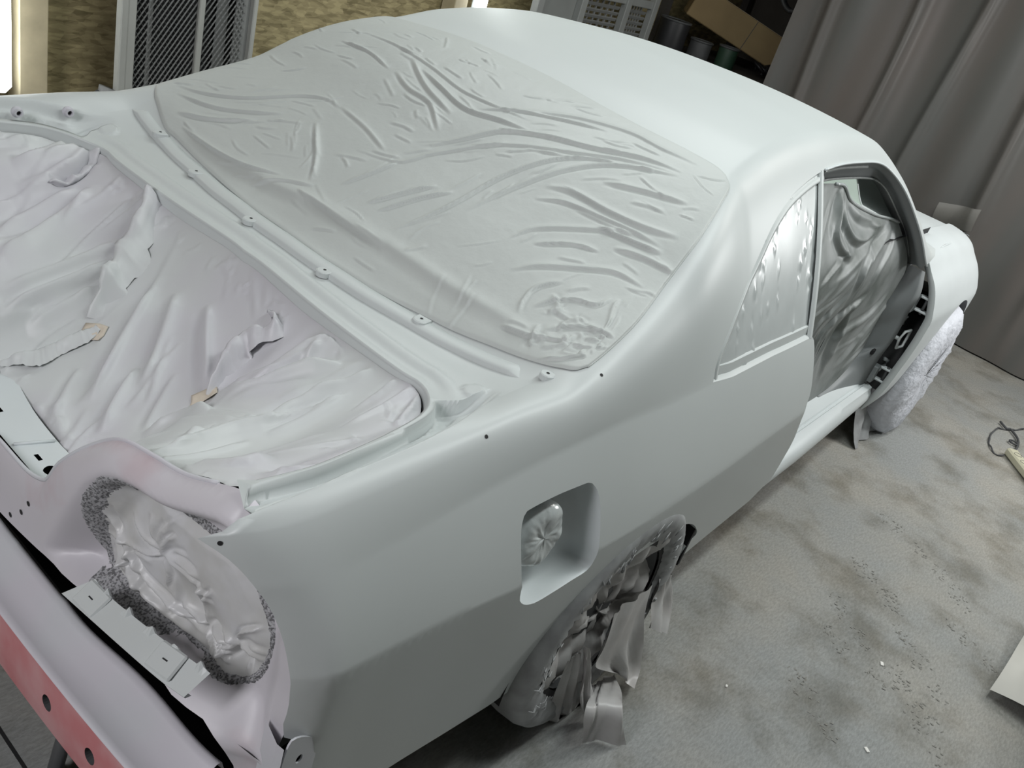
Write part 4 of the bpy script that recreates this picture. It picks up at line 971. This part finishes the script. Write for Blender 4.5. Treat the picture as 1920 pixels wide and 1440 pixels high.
# door opening
dtop = smooth_poly(DFTOP, 30); do_ = smooth_poly(DFOUT, 30)
dob = np.stack([np.minimum(do_[:, 0], 2.02), do_[:, 2]], 1)
dom = [tuple(p) for p in dtop[:, [0, 2]]] + [(1.80, 1.0)] + [tuple(p) for p in dob] + [(1.5, .335), (1.2, .335), (.9, .34), (.72, .40), (.70, .70), (.72, 1.0), (.745, 1.2)]
v, f = cdt_patch(dom, [], gridpts(.68, 2.06, .32, 1.25, .007), .003)
ed = segdist(v, np.array(dom), True)[0]
h = fold_field(v, DFOLDS[:4] + DFOLDS[12:], .012, .015, .9, .2) + fold_field(v, DFOLDS[4:12], .008, .014, .8, .3) + fold_field(v, dir_folds(DFOLDS, 34, v, .25, 3, .05), .004, .008, .6)
h += .003*noise2(v, 3, 77, 2)
yb = -.560 - .125*sstep(1.23, .86, v[:, 1])
yb = yb + .05*sstep(.62, .36, v[:, 1])*0 + .04*np.exp(-(((v[:, 0]-1.3)/.25)**2 + ((v[:, 1]-.6)/.2)**2))
yv = yb - h*np.clip(ed/.03, 0, 1)
def grey_film(name):
    m_, nt, b_ = nodes(name); N = nt.nodes; L = nt.links
    b_.inputs['Roughness'].default_value = .46; b_.inputs['Base Color'].default_value = (.30, .32, .315, 1)
    tr = N.new('ShaderNodeBsdfTranslucent'); tr.inputs['Color'].default_value = (.32, .36, .34, 1)
    mx = N.new('ShaderNodeMixShader'); mx.inputs[0].default_value = .25
    tc = N.new('ShaderNodeTexCoord'); nz = N.new('ShaderNodeTexNoise'); nz.inputs['Scale'].default_value = 7; nz.inputs['Detail'].default_value = 4
    L.new(tc.outputs['Object'], nz.inputs['Vector']); rp = N.new('ShaderNodeValToRGB'); L.new(nz.outputs['Fac'], rp.inputs['Fac'])
    rp.color_ramp.elements[0].color = (.17, .19, .18, 1); rp.color_ramp.elements[1].color = (.38, .40, .40, 1); rp.color_ramp.elements[0].position = .35; rp.color_ramp.elements[1].position = .62
    L.new(rp.outputs['Color'], b_.inputs['Base Color'])
    out_ = nt.nodes['Material Output']; L.new(b_.outputs[0], mx.inputs[1]); L.new(tr.outputs[0], mx.inputs[2]); L.new(mx.outputs[0], out_.inputs['Surface'])
    return m_
GREYF = grey_film('thin_grey_film')
P = np.stack([v[:, 0], yv, v[:, 1]], 1)
o = mesh('door_opening_film', P, orient(P, f, (1.3, 0, .7)), GREYF, None, True)
tag(o, 'draped grey plastic film closing the open door aperture on the near side', 'masking sheet')
m = MB(); m.tube([(p[0], p[1]-.003, p[2]) for p in dtop], .005, 6); m.build('rolled_upper_edge', GLOSSF, o, True)
# film over the windscreen, seen from inside through the gap
wv, wf = cdt_patch(ws, [], gridpts(1.4, 2.1, .9, 2.3, .03), .008)
P = skin(wv[:, 0], wv[:, 1]) - surf_normals(skin, wv)*.004
def glow_film():
    m_, nt, b_ = nodes('pale_green_film'); N = nt.nodes; L = nt.links; b_.inputs['Base Color'].default_value = (.45, .52, .47, 1); b_.inputs['Roughness'].default_value = .5
    tr = N.new('ShaderNodeBsdfTranslucent'); tr.inputs['Color'].default_value = (.55, .64, .58, 1); mx = N.new('ShaderNodeMixShader'); mx.inputs[0].default_value = .6
    L.new(b_.outputs[0], mx.inputs[1]); L.new(tr.outputs[0], mx.inputs[2]); L.new(mx.outputs[0], nt.nodes['Material Output'].inputs['Surface']); return m_
o = mesh('windscreen_film', P, orient(P, wf, (1.5, 0, .5)), glow_film(), None, True)
tag(o, 'pale greenish film over the windscreen, glimpsed through the gap in the door opening', 'masking sheet')

# tyre covers
COVER = dusted('dusty_grey_cover', (.34, .35, .355), (.25, .255, .26), 18, .4, .65, .5)
RAG = dusted('brownish_clear_film', (.46, .455, .45), (.36, .345, .335), 10, .4, .65, .35)
WCOVER = plain('fuzzy_white_film', (.66, .68, .74), .6, vary=.08, scale=30, bump=.6, bscale=50)
root = thing('tyre_cover', (0, -.84, 0), 'torn dusty plastic film taped round the rear wheel, hanging in rags to the floor', 'tyre cover', 'film covers on the wheels')
pr_ = [(.215, .285), (.19, .300), (.12, .308), (.05, .311), (.01, .307), (-.012, .297), (-.022, .282), (-.022, .262), (-.018, .24), (-.014, .222), (-.004, .214)]
m = MB(); m.lathe([(h, r) for h, r in pr_], (0, -.828, .305), 'y', 120)
V_ = np.array(m.v); an = np.arctan2(V_[:, 2]-.305, V_[:, 0]); rr_ = np.hypot(V_[:, 0], V_[:, 2]-.305)
ce = np.stack([an, rr_*8], 1); inner_ = sstep(.30, .24, rr_)
V_[:, 1] += -.006*noise2(ce, 9, 3)*inner_ - .0025*np.sin(an*60 + 4*noise2(ce, 3, 5))*inner_
V_[:, 2] = np.maximum(V_[:, 2], .003); m.v = [tuple(p) for p in V_]
m.build('tyre_wrap', COVER, root, True)
m = MB(); G = []
for r2 in np.linspace(.25, .0, 12):
    G.append([(r2*math.cos(a_), -.832 + .035*(1-r2/.25) + .012*math.sin(5*a_+r2*30) + .008*math.sin(11*a_-r2*50), .305 + r2*math.sin(a_)) for a_ in np.linspace(0, 2*math.pi, 61)])
m.grid(G); m.build('wheel_face_film', RAG, root, True)
for i, (L_, R__) in enumerate(FLAPS):
    a = smooth_poly(L_, 22); b = smooth_poly(R__, 22); G = []
    for j in range(22):
        row = []
        for k_ in np.linspace(0, 1, 16):
            p = a[j]*(1-k_) + b[j]*k_; wv = math.sin(k_*math.pi*(2.6+.4*i) + j*.05 + i)*.007*(.4+j/22) + .004*math.sin(k_*17+j*.4)
            row.append((p[0] + .3*wv, p[1] - wv, max(.004, p[2])))
        G.append(row)
    m = MB(); m.grid(G); m.build('hanging_rag', RAG, root, True)
r_ = np.random.default_rng(15)
for k_ in range(46):
    a_ = r_.uniform(-.6, 3.8); rr = r_.uniform(.238, .282); da = r_.uniform(.01, .16); dr = r_.uniform(.012, .034)
    y_ = -.852
    pth = [(rr*math.cos(a_), y_, .305+rr*math.sin(a_)), ((rr-dr*.5)*math.cos(a_+da*.7), y_-.003, .305+(rr-dr*.5)*math.sin(a_+da*.7)), ((rr-dr)*math.cos(a_+da*.4), y_, .305+(rr-dr)*math.sin(a_+da*.4))]
    if min(p[2] for p in pth) > .02: MB().tube(pth, [.0006, .0020, .0006], 5).build('crinkle', COVER, root, True)

root = thing('tyre_cover', (2.66, -.85, 0), 'fuzzy white plastic film bulging round the front wheel', 'tyre cover', 'film covers on the wheels')
m = MB(); m.lathe([(.20, .30), (.08, .325), (.0, .335), (-.035, .322), (-.06, .27), (-.065, .18), (-.05, .001)], (2.66, -.822, .30), 'y', 90)
V_ = np.array(m.v); an = np.arctan2(V_[:, 2]-.30, V_[:, 0]-2.66); rr_ = np.hypot(V_[:, 0]-2.66, V_[:, 2]-.30)
q = np.stack([V_[:, 0]*3, V_[:, 2]*3], 1); dd = noise2(q, 8, 8, 4)
V_[:, 1] -= .014*dd + .004*np.sin(an*40+rr_*60); V_[:, 2] = np.maximum(V_[:, 2] + .008*dd, .004); m.v = [tuple(p) for p in V_]
m.build('wheel_wrap', WCOVER, root, True)
m = MB(); G = []
for s_ in np.linspace(0, 1, 14):
    G.append([(2.22 + .34*s_ + .015*math.sin(k_*5), -.72 - .10*k_ + .012*math.sin(s_*14+k_*4), max(.006, .26*(1-k_)**1.2 + .006 + .02*abs(math.sin(s_*6))*(1-k_))) for k_ in np.linspace(0, 1, 8)])
m.grid(G); m.build('trailing_skirt', COVER, root, True)

# ------------------------------------------------------------------ the garage
def floor_mat():
    m, nt, b = nodes('dusty_floor'); N = nt.nodes; L = nt.links
    tc = N.new('ShaderNodeTexCoord'); mp = N.new('ShaderNodeMapping'); mp.inputs['Rotation'].default_value = (0, 0, .75); mp.inputs['Scale'].default_value = (1, 3.2, 1)
    L.new(tc.outputs['Object'], mp.inputs['Vector'])
    def nz(s, d=6, v=None, ro=.6):
        n = N.new('ShaderNodeTexNoise'); n.inputs['Scale'].default_value = s; n.inputs['Detail'].default_value = d; n.inputs['Roughness'].default_value = ro
        L.new(v or tc.outputs['Object'], n.inputs['Vector']); return n
    def ramp(src, c0, c1, p0, p1):
        r = N.new('ShaderNodeValToRGB'); L.new(src, r.inputs['Fac']); r.color_ramp.elements[0].color = (*c0, 1); r.color_ramp.elements[1].color = (*c1, 1)
        r.color_ramp.elements[0].position = p0; r.color_ramp.elements[1].position = p1; return r
    def mix(a, bb, fac, mode='MIX'):
        x = N.new('ShaderNodeMixRGB'); x.blend_type = mode; L.new(a, x.inputs[1]); L.new(bb, x.inputs[2])
        if hasattr(fac, 'node'): L.new(fac, x.inputs[0])
        else: x.inputs[0].default_value = fac
        return x.outputs[0]
    base = ramp(nz(1.3, 5).outputs['Fac'], (.295, .305, .300), (.345, .332, .30), .40, .62)
    blot = ramp(nz(3.6, 7).outputs['Fac'], (.52, .49, .43), (1, 1, 1), .34, .52)
    streak = ramp(nz(52, 6, mp.outputs['Vector'], .75).outputs['Fac'], (.72, .72, .71), (1.06, 1.06, 1.06), .38, .60)
    speck = ramp(nz(140, 2).outputs['Fac'], (.7, .7, .7), (1, 1, 1), .30, .40)
    c = mix(base.outputs[0], blot.outputs[0], .75, 'MULTIPLY'); c = mix(c, streak.outputs[0], .8, 'MULTIPLY'); c = mix(c, speck.outputs[0], .35, 'MULTIPLY')
    L.new(c, b.inputs['Base Color']); b.inputs['Roughness'].default_value = .75; b.inputs['Specular IOR Level'].default_value = .25
    bp = N.new('ShaderNodeBump'); bp.inputs['Strength'].default_value = .25; bp.inputs['Distance'].default_value = .004
    L.new(nz(85, 6, mp.outputs['Vector']).outputs['Fac'], bp.inputs['Height']); L.new(bp.outputs['Normal'], b.inputs['Normal'])
    return m
m = MB(); m.box((1.0, -.5, -.05), (10, 7, .1)); floor = tag(m.build('floor', floor_mat()), kind='structure')
PRINT = plain('footprint_dust', (.215, .21, .19), .8, vary=.12, scale=40)
def footprint(x, y, a, sc=1, n=30, seed=0):
    r = np.random.default_rng(seed); m = MB()
    for i in range(n):
        u = r.uniform(-1, 1); w_ = r.uniform(-1, 1)
        wid = .042 if u > -.1 else .032
        if -.25 < u < .0: continue
        px, py = u*.125*sc, w_*wid*sc*math.sqrt(max(0, 1-(abs(u))**3)); c_, s_ = math.cos(a), math.sin(a)
        X, Y = x + px*c_ - py*s_, y + px*s_ + py*c_
        L_ = r.uniform(.003, .007); W_ = r.uniform(.0012, .0028); b_ = a + r.choice([.9, -.9]) + r.normal(0, .2)
        cb, sb = math.cos(b_), math.sin(b_)
        m.add([(X + p*cb*L_ - q*sb*W_, Y + p*sb*L_ + q*cb*W_, .0006 + i*.00003) for p, q in ((-1, -.6), (-.4, -1), (1, -.7), (.8, .8), (-.6, 1))], [(0, 1, 2, 3, 4)])
    return m.build('footprint', PRINT, floor)
for i, (x, y, a) in enumerate([(1.33, -1.21, .9), (1.235, -1.315, .5), (.90, -1.29, 1.2), (.89, -1.45, .6), (.80, -1.56, .55), (.60, -1.27, .9), (1.34, -1.56, 1.0), (1.75, -1.19, 1.1), (1.05, -1.22, .8), (1.05, -1.47, .75), (1.60, -1.42, .7)]):
    footprint(x, y, a, 1, 46, i)
m = MB(); m.box((-1.003, -.1, .0006), (.006, 1.6, .001)); m.build('floor_joint', DARK, floor)

def osb():
    m, nt, b = nodes('strand_board'); N = nt.nodes; L = nt.links
    tc = N.new('ShaderNodeTexCoord'); cols = []
    for i, (rot, s) in enumerate(((.5, 1), (1.9, 1.2), (2.8, .9))):
        mp = N.new('ShaderNodeMapping'); mp.inputs['Rotation'].default_value = (0, rot, 0); mp.inputs['Scale'].default_value = (17*s, 17*s, 62*s)
        L.new(tc.outputs['Object'], mp.inputs['Vector']); v_ = N.new('ShaderNodeTexVoronoi'); v_.inputs['Scale'].default_value = 1.0; L.new(mp.outputs['Vector'], v_.inputs['Vector'])
        cols.append(v_.outputs['Color'])
    x = N.new('ShaderNodeMixRGB'); x.inputs[0].default_value = .5; L.new(cols[0], x.inputs[1]); L.new(cols[1], x.inputs[2])
    y = N.new('ShaderNodeMixRGB'); y.inputs[0].default_value = .4; L.new(x.outputs[0], y.inputs[1]); L.new(cols[2], y.inputs[2])
    g = N.new('ShaderNodeRGBToBW'); L.new(y.outputs[0], g.inputs[0])
    r = N.new('ShaderNodeValToRGB'); L.new(g.outputs[0], r.inputs['Fac'])
    r.color_ramp.elements[0].color = (.19, .155, .075, 1); r.color_ramp.elements[1].color = (.46, .385, .21, 1); r.color_ramp.elements[0].position = .25; r.color_ramp.elements[1].position = .75
    L.new(r.outputs['Color'], b.inputs['Base Color']); b.inputs['Roughness'].default_value = .7
    return m
OSB = osb()
WALL = plain('grey_wall', (.15, .15, .145), .8)
m = MB(); m.box((1.0, 2.25, 1.5), (10, .06, 3)); tag(m.build('wall_left', OSB), kind='structure')
m = MB(); m.box((5.9, -.5, 1.5), (.06, 7, 3)); tag(m.build('wall_front', plain('dark_wall', (.10, .09, .075), .8)), kind='structure')
m = MB(); m.box((1.0, -3.9, 1.5), (10, .06, 3)); tag(m.build('wall_right', WALL), kind='structure')
m = MB(); m.box((-3.9, -.5, 1.5), (.06, 7, 3)); tag(m.build('wall_back', WALL), kind='structure')
m = MB(); m.box((1.0, -.5, 3.03), (10, 7, .06)); tag(m.build('ceiling', plain('ceiling_grey', (.30, .30, .29), .8)), kind='structure')

PINE = plain('pale_pine', (.50, .43, .29), .6, vary=.12, scale=14)
m = MB(); m.box((.085, 2.17, 1.4), (.105, .10, 2.78), None, .004); tag(m.build('timber_post', PINE), 'pale pine post against the wall beside the glowing tube, left of the mesh panel', 'timber post', 'timber posts on the board wall')
m = MB(); m.box((2.33, 2.16, 1.4), (.10, .10, 2.78), None, .004); tag(m.build('timber_post', PINE), 'pale pine post on the wall beyond the roof beside the second bright tube', 'timber post', 'timber posts on the board wall')
TUBE = plain('lit_tube', (1, 1, 1), .4, emit=((.95, 1.0, 1.0), 7))
def lamp(x, y, z0, z1, label):
    root = thing('work_light', (x, y, z0), label, 'lamp', 'upright work lights on the wall')
    m = MB(); m.box((x, y, (z0+z1)/2), (.075, .05, z1-z0), None, .024); m.build('glowing_diffuser', TUBE, root, False)
    m = MB(); m.box((x, y+.035, (z0+z1)/2), (.085, .02, z1-z0+.02), None, .008); m.build('backing_housing', WHITE, root)
    return root
lamp(-.042, 2.10, .485, 2.0, 'upright glowing work light at the far left of the picture, rounded lower end')
lamp(2.46, 2.08, .95, 2.4, 'upright glowing work light on the wall beyond the car roof')

# expanded-metal panel leaning on the wall
root = thing('mesh_panel', (.68, 2.0, 0), 'white-framed expanded metal panel leaning on the strand board wall behind the left wing', 'mesh panel')
FR = plain('dusty_white_metal', (.44, .445, .42), .5); MESHM = plain('grey_expanded_metal', (.24, .245, .24), .5)
Y0_ = 2.02; x0, x1, z0, z1 = .395, .93, .12, 1.62
m = MB()
for xx, wd in ((x0-.03, .03), (x0, .035), (x1+.015, .022)): m.box((xx, Y0_, (z0+z1)/2), (wd, .04, z1-z0), None, .004)
m.box(((x0+x1)/2, Y0_, z0), (x1-x0+.07, .04, .03)); m.box(((x0+x1)/2, Y0_, z1), (x1-x0+.07, .04, .03)); m.build('frame', FR, root)
m = MB(); m.box((.69, Y0_-.012, (z0+z1)/2), (.028, .02, z1-z0), None, .004); m.build('middle_rail', FR, root)
m = MB(); m.box((.505, Y0_+.045, (z0+z1)/2), (.012, .012, z1-z0)); m.box((.83, Y0_+.05, (z0+z1)/2), (.05, .01, z1-z0)); m.box((.90, Y0_+.01, (z0+z1)/2), (.07, .006, z1-z0)); m.build('rear_stiffener', MESHM, root)
m = MB(); px, pz = .0215, .0160; n1 = int((x1-x0-.03)/px); k0 = int((z1-z0)/pz)
for r0 in range(k0):
    zc = z0 + .02 + r0*pz
    if zc < .40 or zc > 1.35: continue
    V = []; F = []; sg = 1 if r0 % 2 == 0 else -1
    for i in range(2*n1+1):
        xx = x0 + .015 + i*px/2; zz = zc + sg*(.5 if i % 2 == 0 else -.5)*pz*.94
        V += [(xx, Y0_-.002, zz-.0023), (xx, Y0_+.004, zz+.0023)]
    F = [(2*i, 2*i+2, 2*i+3, 2*i+1) for i in range(2*n1)]
    m.add(V, F)
m.build('expanded_mesh', MESHM, root)
m = MB(); m.box(((x0+x1)/2, Y0_+.085, (z0+z1)/2), (x1-x0, .01, z1-z0)); m.build('dark_back_sheet', DARK, root)
root = thing('pipe_elbow', (.30, 2.02, .5), 'grey plastic pipe elbow by the foot of the mesh panel frame', 'pipe')
m = MB(); m.tube([(.10, 2.03, .455), (.20, 2.03, .463), (.28, 2.03, .475), (.315, 2.03, .50), (.325, 2.03, .54)], .032, 14); m.build('bent_pipe', plain('grey_plastic', (.22, .22, .22), .5), root, True)
m = MB(); m.tube([(.295, 2.03, .482), (.315, 2.03, .50)], .040, 14); m.build('collar', DGREY, root, True)

# rack with louvred panels beyond the roof
root = thing('steel_rack', (3.6, 2.0, 0), 'off-white steel rack with slotted panels against the wall beyond the roof', 'rack')
RK = plain('rack_white', (.30, .31, .30), .5)
m = MB(); 
for xx in (2.85, 3.28, 3.78, 4.12): m.box((xx, 2.0, .85), (.06, .05, 1.7), None, .004)
for zz in (.95, 1.25, 1.66): m.box((3.5, 2.02, zz), (1.3, .06, .05), None, .004)
m.build('frame', RK, root)
for xa, xb in ((3.31, 3.75), (3.81, 4.09)):
    m = MB()
    for i in range(14): m.box(((xa+xb)/2, 2.03, .72 + i*.036), (xb-xa, .01, .020), Matrix.Rotation(.6, 3, 'X'))
    for k_ in np.linspace(xa+.05, xb-.05, 6): m.box((k_, 2.04, .95), (.014, .01, .55))
    m.build('slotted_panel', MESHM, root)
m = MB(); m.box((3.05, 2.03, 1.2), (.40, .02, .9), None, .003); m.build('side_sheet', plain('rack_sheet', (.26, .27, .26), .5), root)
def drum(name, c, r, h, mat, label, cat, axis='z'):
    root = thing(name, (c[0], c[1], c[2]), label, cat, 'canisters' if cat == 'canister' else None); m = MB(); m.lathe([(0, .001), (0, r), (h*.05, r*1.02), (h*.5, r), (h*.95, r*1.02), (h, r), (h, .001)], c, axis, 28); m.build('body', mat, root, True)
    m = MB(); m.tube([(c[0]+r*1.02*math.cos(a), c[1]+r*1.02*math.sin(a), c[2]+h) for a in np.linspace(0, 2*math.pi, 24, endpoint=False)], .008, 6, True); m.build('rim', DGREY, root, True)
    return root

# boxes and clutter in the far corner
CARD = plain('brown_cardboard', (.30, .215, .105), .75, vary=.08, scale=6)
def carton(c, d, rot, label):
    root = thing('cardboard_box', (c[0], c[1], c[2]), label, 'cardboard box', 'cardboard boxes in the far corner'); R3 = Matrix(rot).to_3x3() if not isinstance(rot, float) else Matrix.Rotation(rot, 3, 'Z')
    m = MB(); m.box(c, d, R3, .006); m.build('carton_walls', CARD, root)
    m = MB(); off = R3 @ Vector((0, 0, d[2]/2)); m.box((c[0]+off.x, c[1]+off.y, c[2]+off.z), (d[0], .05, .003), R3); m.build('packing_tape', TAPE, root)
    off = R3 @ Vector((0, -d[1]/2-.001, 0)); m = MB(); m.box((c[0]+off.x, c[1]+off.y, c[2]+off.z), (.004, .003, d[2]*.98), R3); m.build('flap_seam', DGREY, root)
    return root
RB = Matrix.Rotation(-.98, 3, 'Z') @ Matrix.Rotation(math.radians(14), 3, 'Y')
carton((4.95, 1.66, 1.24), (.95, .34, .22), RB, 'long brown cardboard box lying on the dark clutter beside the curtain')
carton((5.2, 1.45, .60), (.7, .4, .26), Matrix.Rotation(-.3, 3, 'Z'), 'smaller brown cardboard box low down next to the curtain edge')
SHF = plain('dark_shelf', (.05, .045, .04), .7)
root = thing('storage_shelf', (5.2, 1.9, 0), 'dark loaded shelf in the far corner carrying the cardboard boxes', 'shelf')
m = MB()
for q in ((4.45, 2.1), (5.7, 2.1), (5.7, 1.2), (4.75, 1.15)): m.box((q[0], q[1], 1.0), (.06, .06, 2.0))
m.build('upright', SHF, root)
for zz in (.42, .98, 1.75):
    m = MB(); m.box((5.15, 1.65, zz), (1.25, .95, .04)); m.build('shelf_board', SHF, root)
r_ = np.random.default_rng(2)
GRN = plain('dark_green', (.02, .05, .03), .5); BLK = plain('black_plastic', (.02, .02, .022), .45)
names = [('plastic_canister', 'black plastic canister in the dark corner, nearest the steel rack', BLK, (4.36, 1.93, .98), .11, .22), ('plastic_canister', 'dark green canister standing beneath the long cardboard box', GRN, (4.55, 1.55, 1.0), .07, .14), ('paint_tin', 'dull grey paint tin among the dark clutter behind the roof edge', DGREY, (4.50, 1.75, 1.0), .08, .12)]
for nm, lb, mt_, c_, rd, hh_ in names: drum(nm, c_, rd, hh_, mt_, lb, 'canister' if 'can' in nm else 'tin')
m = MB(); hp = [(4.58+.03*math.sin(a), 1.28 + .13*math.cos(a), 1.72 + .24*math.sin(a+.3)) for a in np.linspace(0, 6.28*2.2, 60)]
tag(MB().tube([(p[0]+i*.001, p[1], p[2]) for i, p in enumerate(hp)], .018, 8).build('air_hose', BLK, None, True), 'coiled black hose hanging beside the curtain edge', 'hose')
m = MB(); m.box((5.35, 1.75, 1.95), (.5, .5, .34), Matrix.Rotation(-.6, 3, 'Z'), .03); tag(m.build('plastic_crate', plain('dark_crate', (.055, .055, .055), .5)), 'dark plastic crate on the shelf above the long cardboard box', 'crate')
m = MB(); r_ = np.random.default_rng(9)
for k_ in range(16):
    x_, y_, z_ = r_.uniform(4.75, 5.1), r_.uniform(1.22, 1.42), r_.uniform(1.02, 1.05)
    m.tube([(x_, y_, z_), (x_+r_.uniform(-.12, .12), y_+r_.uniform(-.06, .06), z_+r_.uniform(0, .06)), (x_+r_.uniform(-.2, .2), y_+r_.uniform(-.06, .06), z_)], .012, 6)
tag(m.build('cable_tangle', BLK, None, True), 'tangle of dark cables and pipes heaped by the long cardboard box', 'cables', kind='stuff')

# hanging plastic curtain
def curtain_mat():
    m_, nt, b_ = nodes('dusty_curtain'); N = nt.nodes; L = nt.links; b_.inputs['Roughness'].default_value = .42
    tc = N.new('ShaderNodeTexCoord'); mp = N.new('ShaderNodeMapping'); mp.inputs['Scale'].default_value = (1, 2.6, .35); L.new(tc.outputs['Object'], mp.inputs['Vector'])
    nz = N.new('ShaderNodeTexNoise'); nz.inputs['Scale'].default_value = 1.4; nz.inputs['Detail'].default_value = 4; L.new(mp.outputs['Vector'], nz.inputs['Vector'])
    rp = N.new('ShaderNodeValToRGB'); L.new(nz.outputs['Fac'], rp.inputs['Fac']); rp.color_ramp.elements[0].color = (.135, .135, .128, 1); rp.color_ramp.elements[1].color = (.165, .142, .130, 1)
    rp.color_ramp.elements[0].position = .42; rp.color_ramp.elements[1].position = .68
    L.new(rp.outputs['Color'], b_.inputs['Base Color']); return m_
def cur(y, z):
    s = (2.6 - z)
    x = 4.30 - .05*(y-1.1)
    a = y + .05*np.sin(z*1.3)
    x = x + .030*np.sin(a*7 + .4*np.sin(z*2)) + .010*np.sin(a*19+1.2+.5*z)
    for yc, wd, hh in ((.86, .035, .05), (.40, .03, .06), (.05, .03, .05), (-.45, .04, .06), (-1.0, .04, .06), (-1.35, .03, .05)):
        x = x - hh*np.exp(-((y - yc - .03*np.sin(z*2+yc*5))/wd)**2)*np.clip(z/.8, 0, 1)
    return x
yy_ = np.linspace(1.115, -3.6, 260); zz_ = np.linspace(.01, 2.75, 70)
G = [[(float(cur(y, z)) - (.35*max(0, .18-z)**1.0 if False else 0), y, z) for z in zz_] for y in yy_]
G = np.array(G)
dent = .07*np.exp(-(((G[..., 1]+1.02)/.12)**2 + ((G[..., 2]-.93)/.09)**2)); G[..., 0] -= dent
m = MB(); m.grid(G); o = m.build('plastic_curtain', curtain_mat(), None, True)
m = MB(); fy = np.linspace(-.27, -.50, 10); fz = np.linspace(.64, .78, 8)
m.grid([[(float(cur(y, z)) - .05 - .05*math.sin((z-.64)/.14*2.2)*(1-.4*i/9), y + .04*(z-.7), z + .05*i/9 - .02*(j % 2)*0) for j, z in enumerate(fz)] for i, y in enumerate(fy)])
m.build('torn_flap', plain('curtain_flap', (.21, .205, .19), .5), o, True)
tag(o, 'grey dust-covered plastic sheet hanging floor to ceiling beyond the front of the car', 'curtain')

# power strip and its cable
root = thing('power_strip', (3.0, -1.40, 0), 'cream multi-socket power strip lying on the floor at the right edge', 'power strip')
CREAM = plain('cream_plastic', (.55, .53, .40), .4)
dv = Vector((-.16, -.115, 0)).normalized(); RZ = Matrix((dv, Vector((-dv.y, dv.x, 0)), Vector((0, 0, 1)))).transposed()
ce = Vector((3.09, -1.335, .022)) + dv*.19
m = MB(); m.box(ce, (.38, .058, .04), RZ, .008); m.build('strip_body', CREAM, root)
for k_ in range(5):
    c_ = ce + dv*(-.13 + k_*.066); m = MB(); m.lathe([(.0205, .019), (.022, .018), (.0165, .016), (.0165, .001)], (c_.x, c_.y, c_.z), 'z', 18); m.build('socket', DGREY, root, True)
m = MB(); m.tube([(x, y, .006 + .004*math.sin(i)) for i, (x, y) in enumerate(smooth_poly(CABLE, 40))], .0042, 6); m.tube([(x, y, .012) for x, y in smooth_poly([(3.45, -1.22), (3.40, -1.262)] + CABLE2, 30)], .006, 6)
m.tube([(3.26+.02*math.cos(a), -1.325+.02*math.sin(a), .012) for a in np.linspace(0, 6.28, 16, endpoint=False)], .005, 6, True)
m.build('mains_cable', DGREY, root, True)

# draped sheet at the right edge and chips
root = thing('covered_stand', (1.25, -1.85, 0), 'low object under a pale sheet with one pointed corner, at the right edge', 'covered stand')
m = MB(); G = []
A = np.array((1.13, -1.637, .03)); 
for s_ in np.linspace(0, 1, 14):
    row = []
    for k_ in np.linspace(0, 1, 14):
        x = 1.13 + .62*s_ - .05*k_; y = -1.637 - .04*s_ - .40*k_; z_ = .03 + .20*s_**.6*(.3+.7*k_) + .30*k_*(.25 + .75*s_) + .010*math.sin(9*s_+6*k_)
        row.append((x, y, z_))
    G.append(row)
m.grid(G); m.build('draped_sheet', plain('pale_sheet', (.50, .49, .45), .6, vary=.05), root, True)
m = MB(); m.box((1.24, -1.93, .10), (.36, .36, .2), Matrix.Rotation(.2, 3, 'Z'), .01); m.build('stand_base', DGREY, root)
CH = plain('white_chip', (.75, .74, .70), .6)
for i, (x, y, a, lb) in enumerate(((.951, -1.362, .4, 'small white paper scrap on the floor in the middle of the footprints'), (.578, -1.44, .9, 'small white paper scrap on the floor nearest the bottom edge'), (.43, -1.08, .2, 'tiny pale flake on the floor beside the rear wheel'))):
    m = MB(); m.box((x, y, .0022), (.016 if i < 2 else .009, .010 if i < 2 else .006, .003), Matrix.Rotation(a, 3, 'Z'), .0008); tag(m.build('paper_scrap', CH), lb, 'paper scrap', 'paper scraps on the floor')
# stand leg under the rear
root = thing('axle_stand', (-.93, -.27, 0), 'grey steel stand leg on the floor under the rear bumper beam', 'stand')
m = MB(); m.tube([(-.99, -.33, .012), (-.86, -.22, .24)], .014, 10); m.build('strut', plain('grey_steel', (.16, .165, .17), .45, .5), root, True)
m = MB(); m.box((-.99, -.33, .008), (.07, .07, .012), None, .002); m.build('foot_plate', DGREY, root)
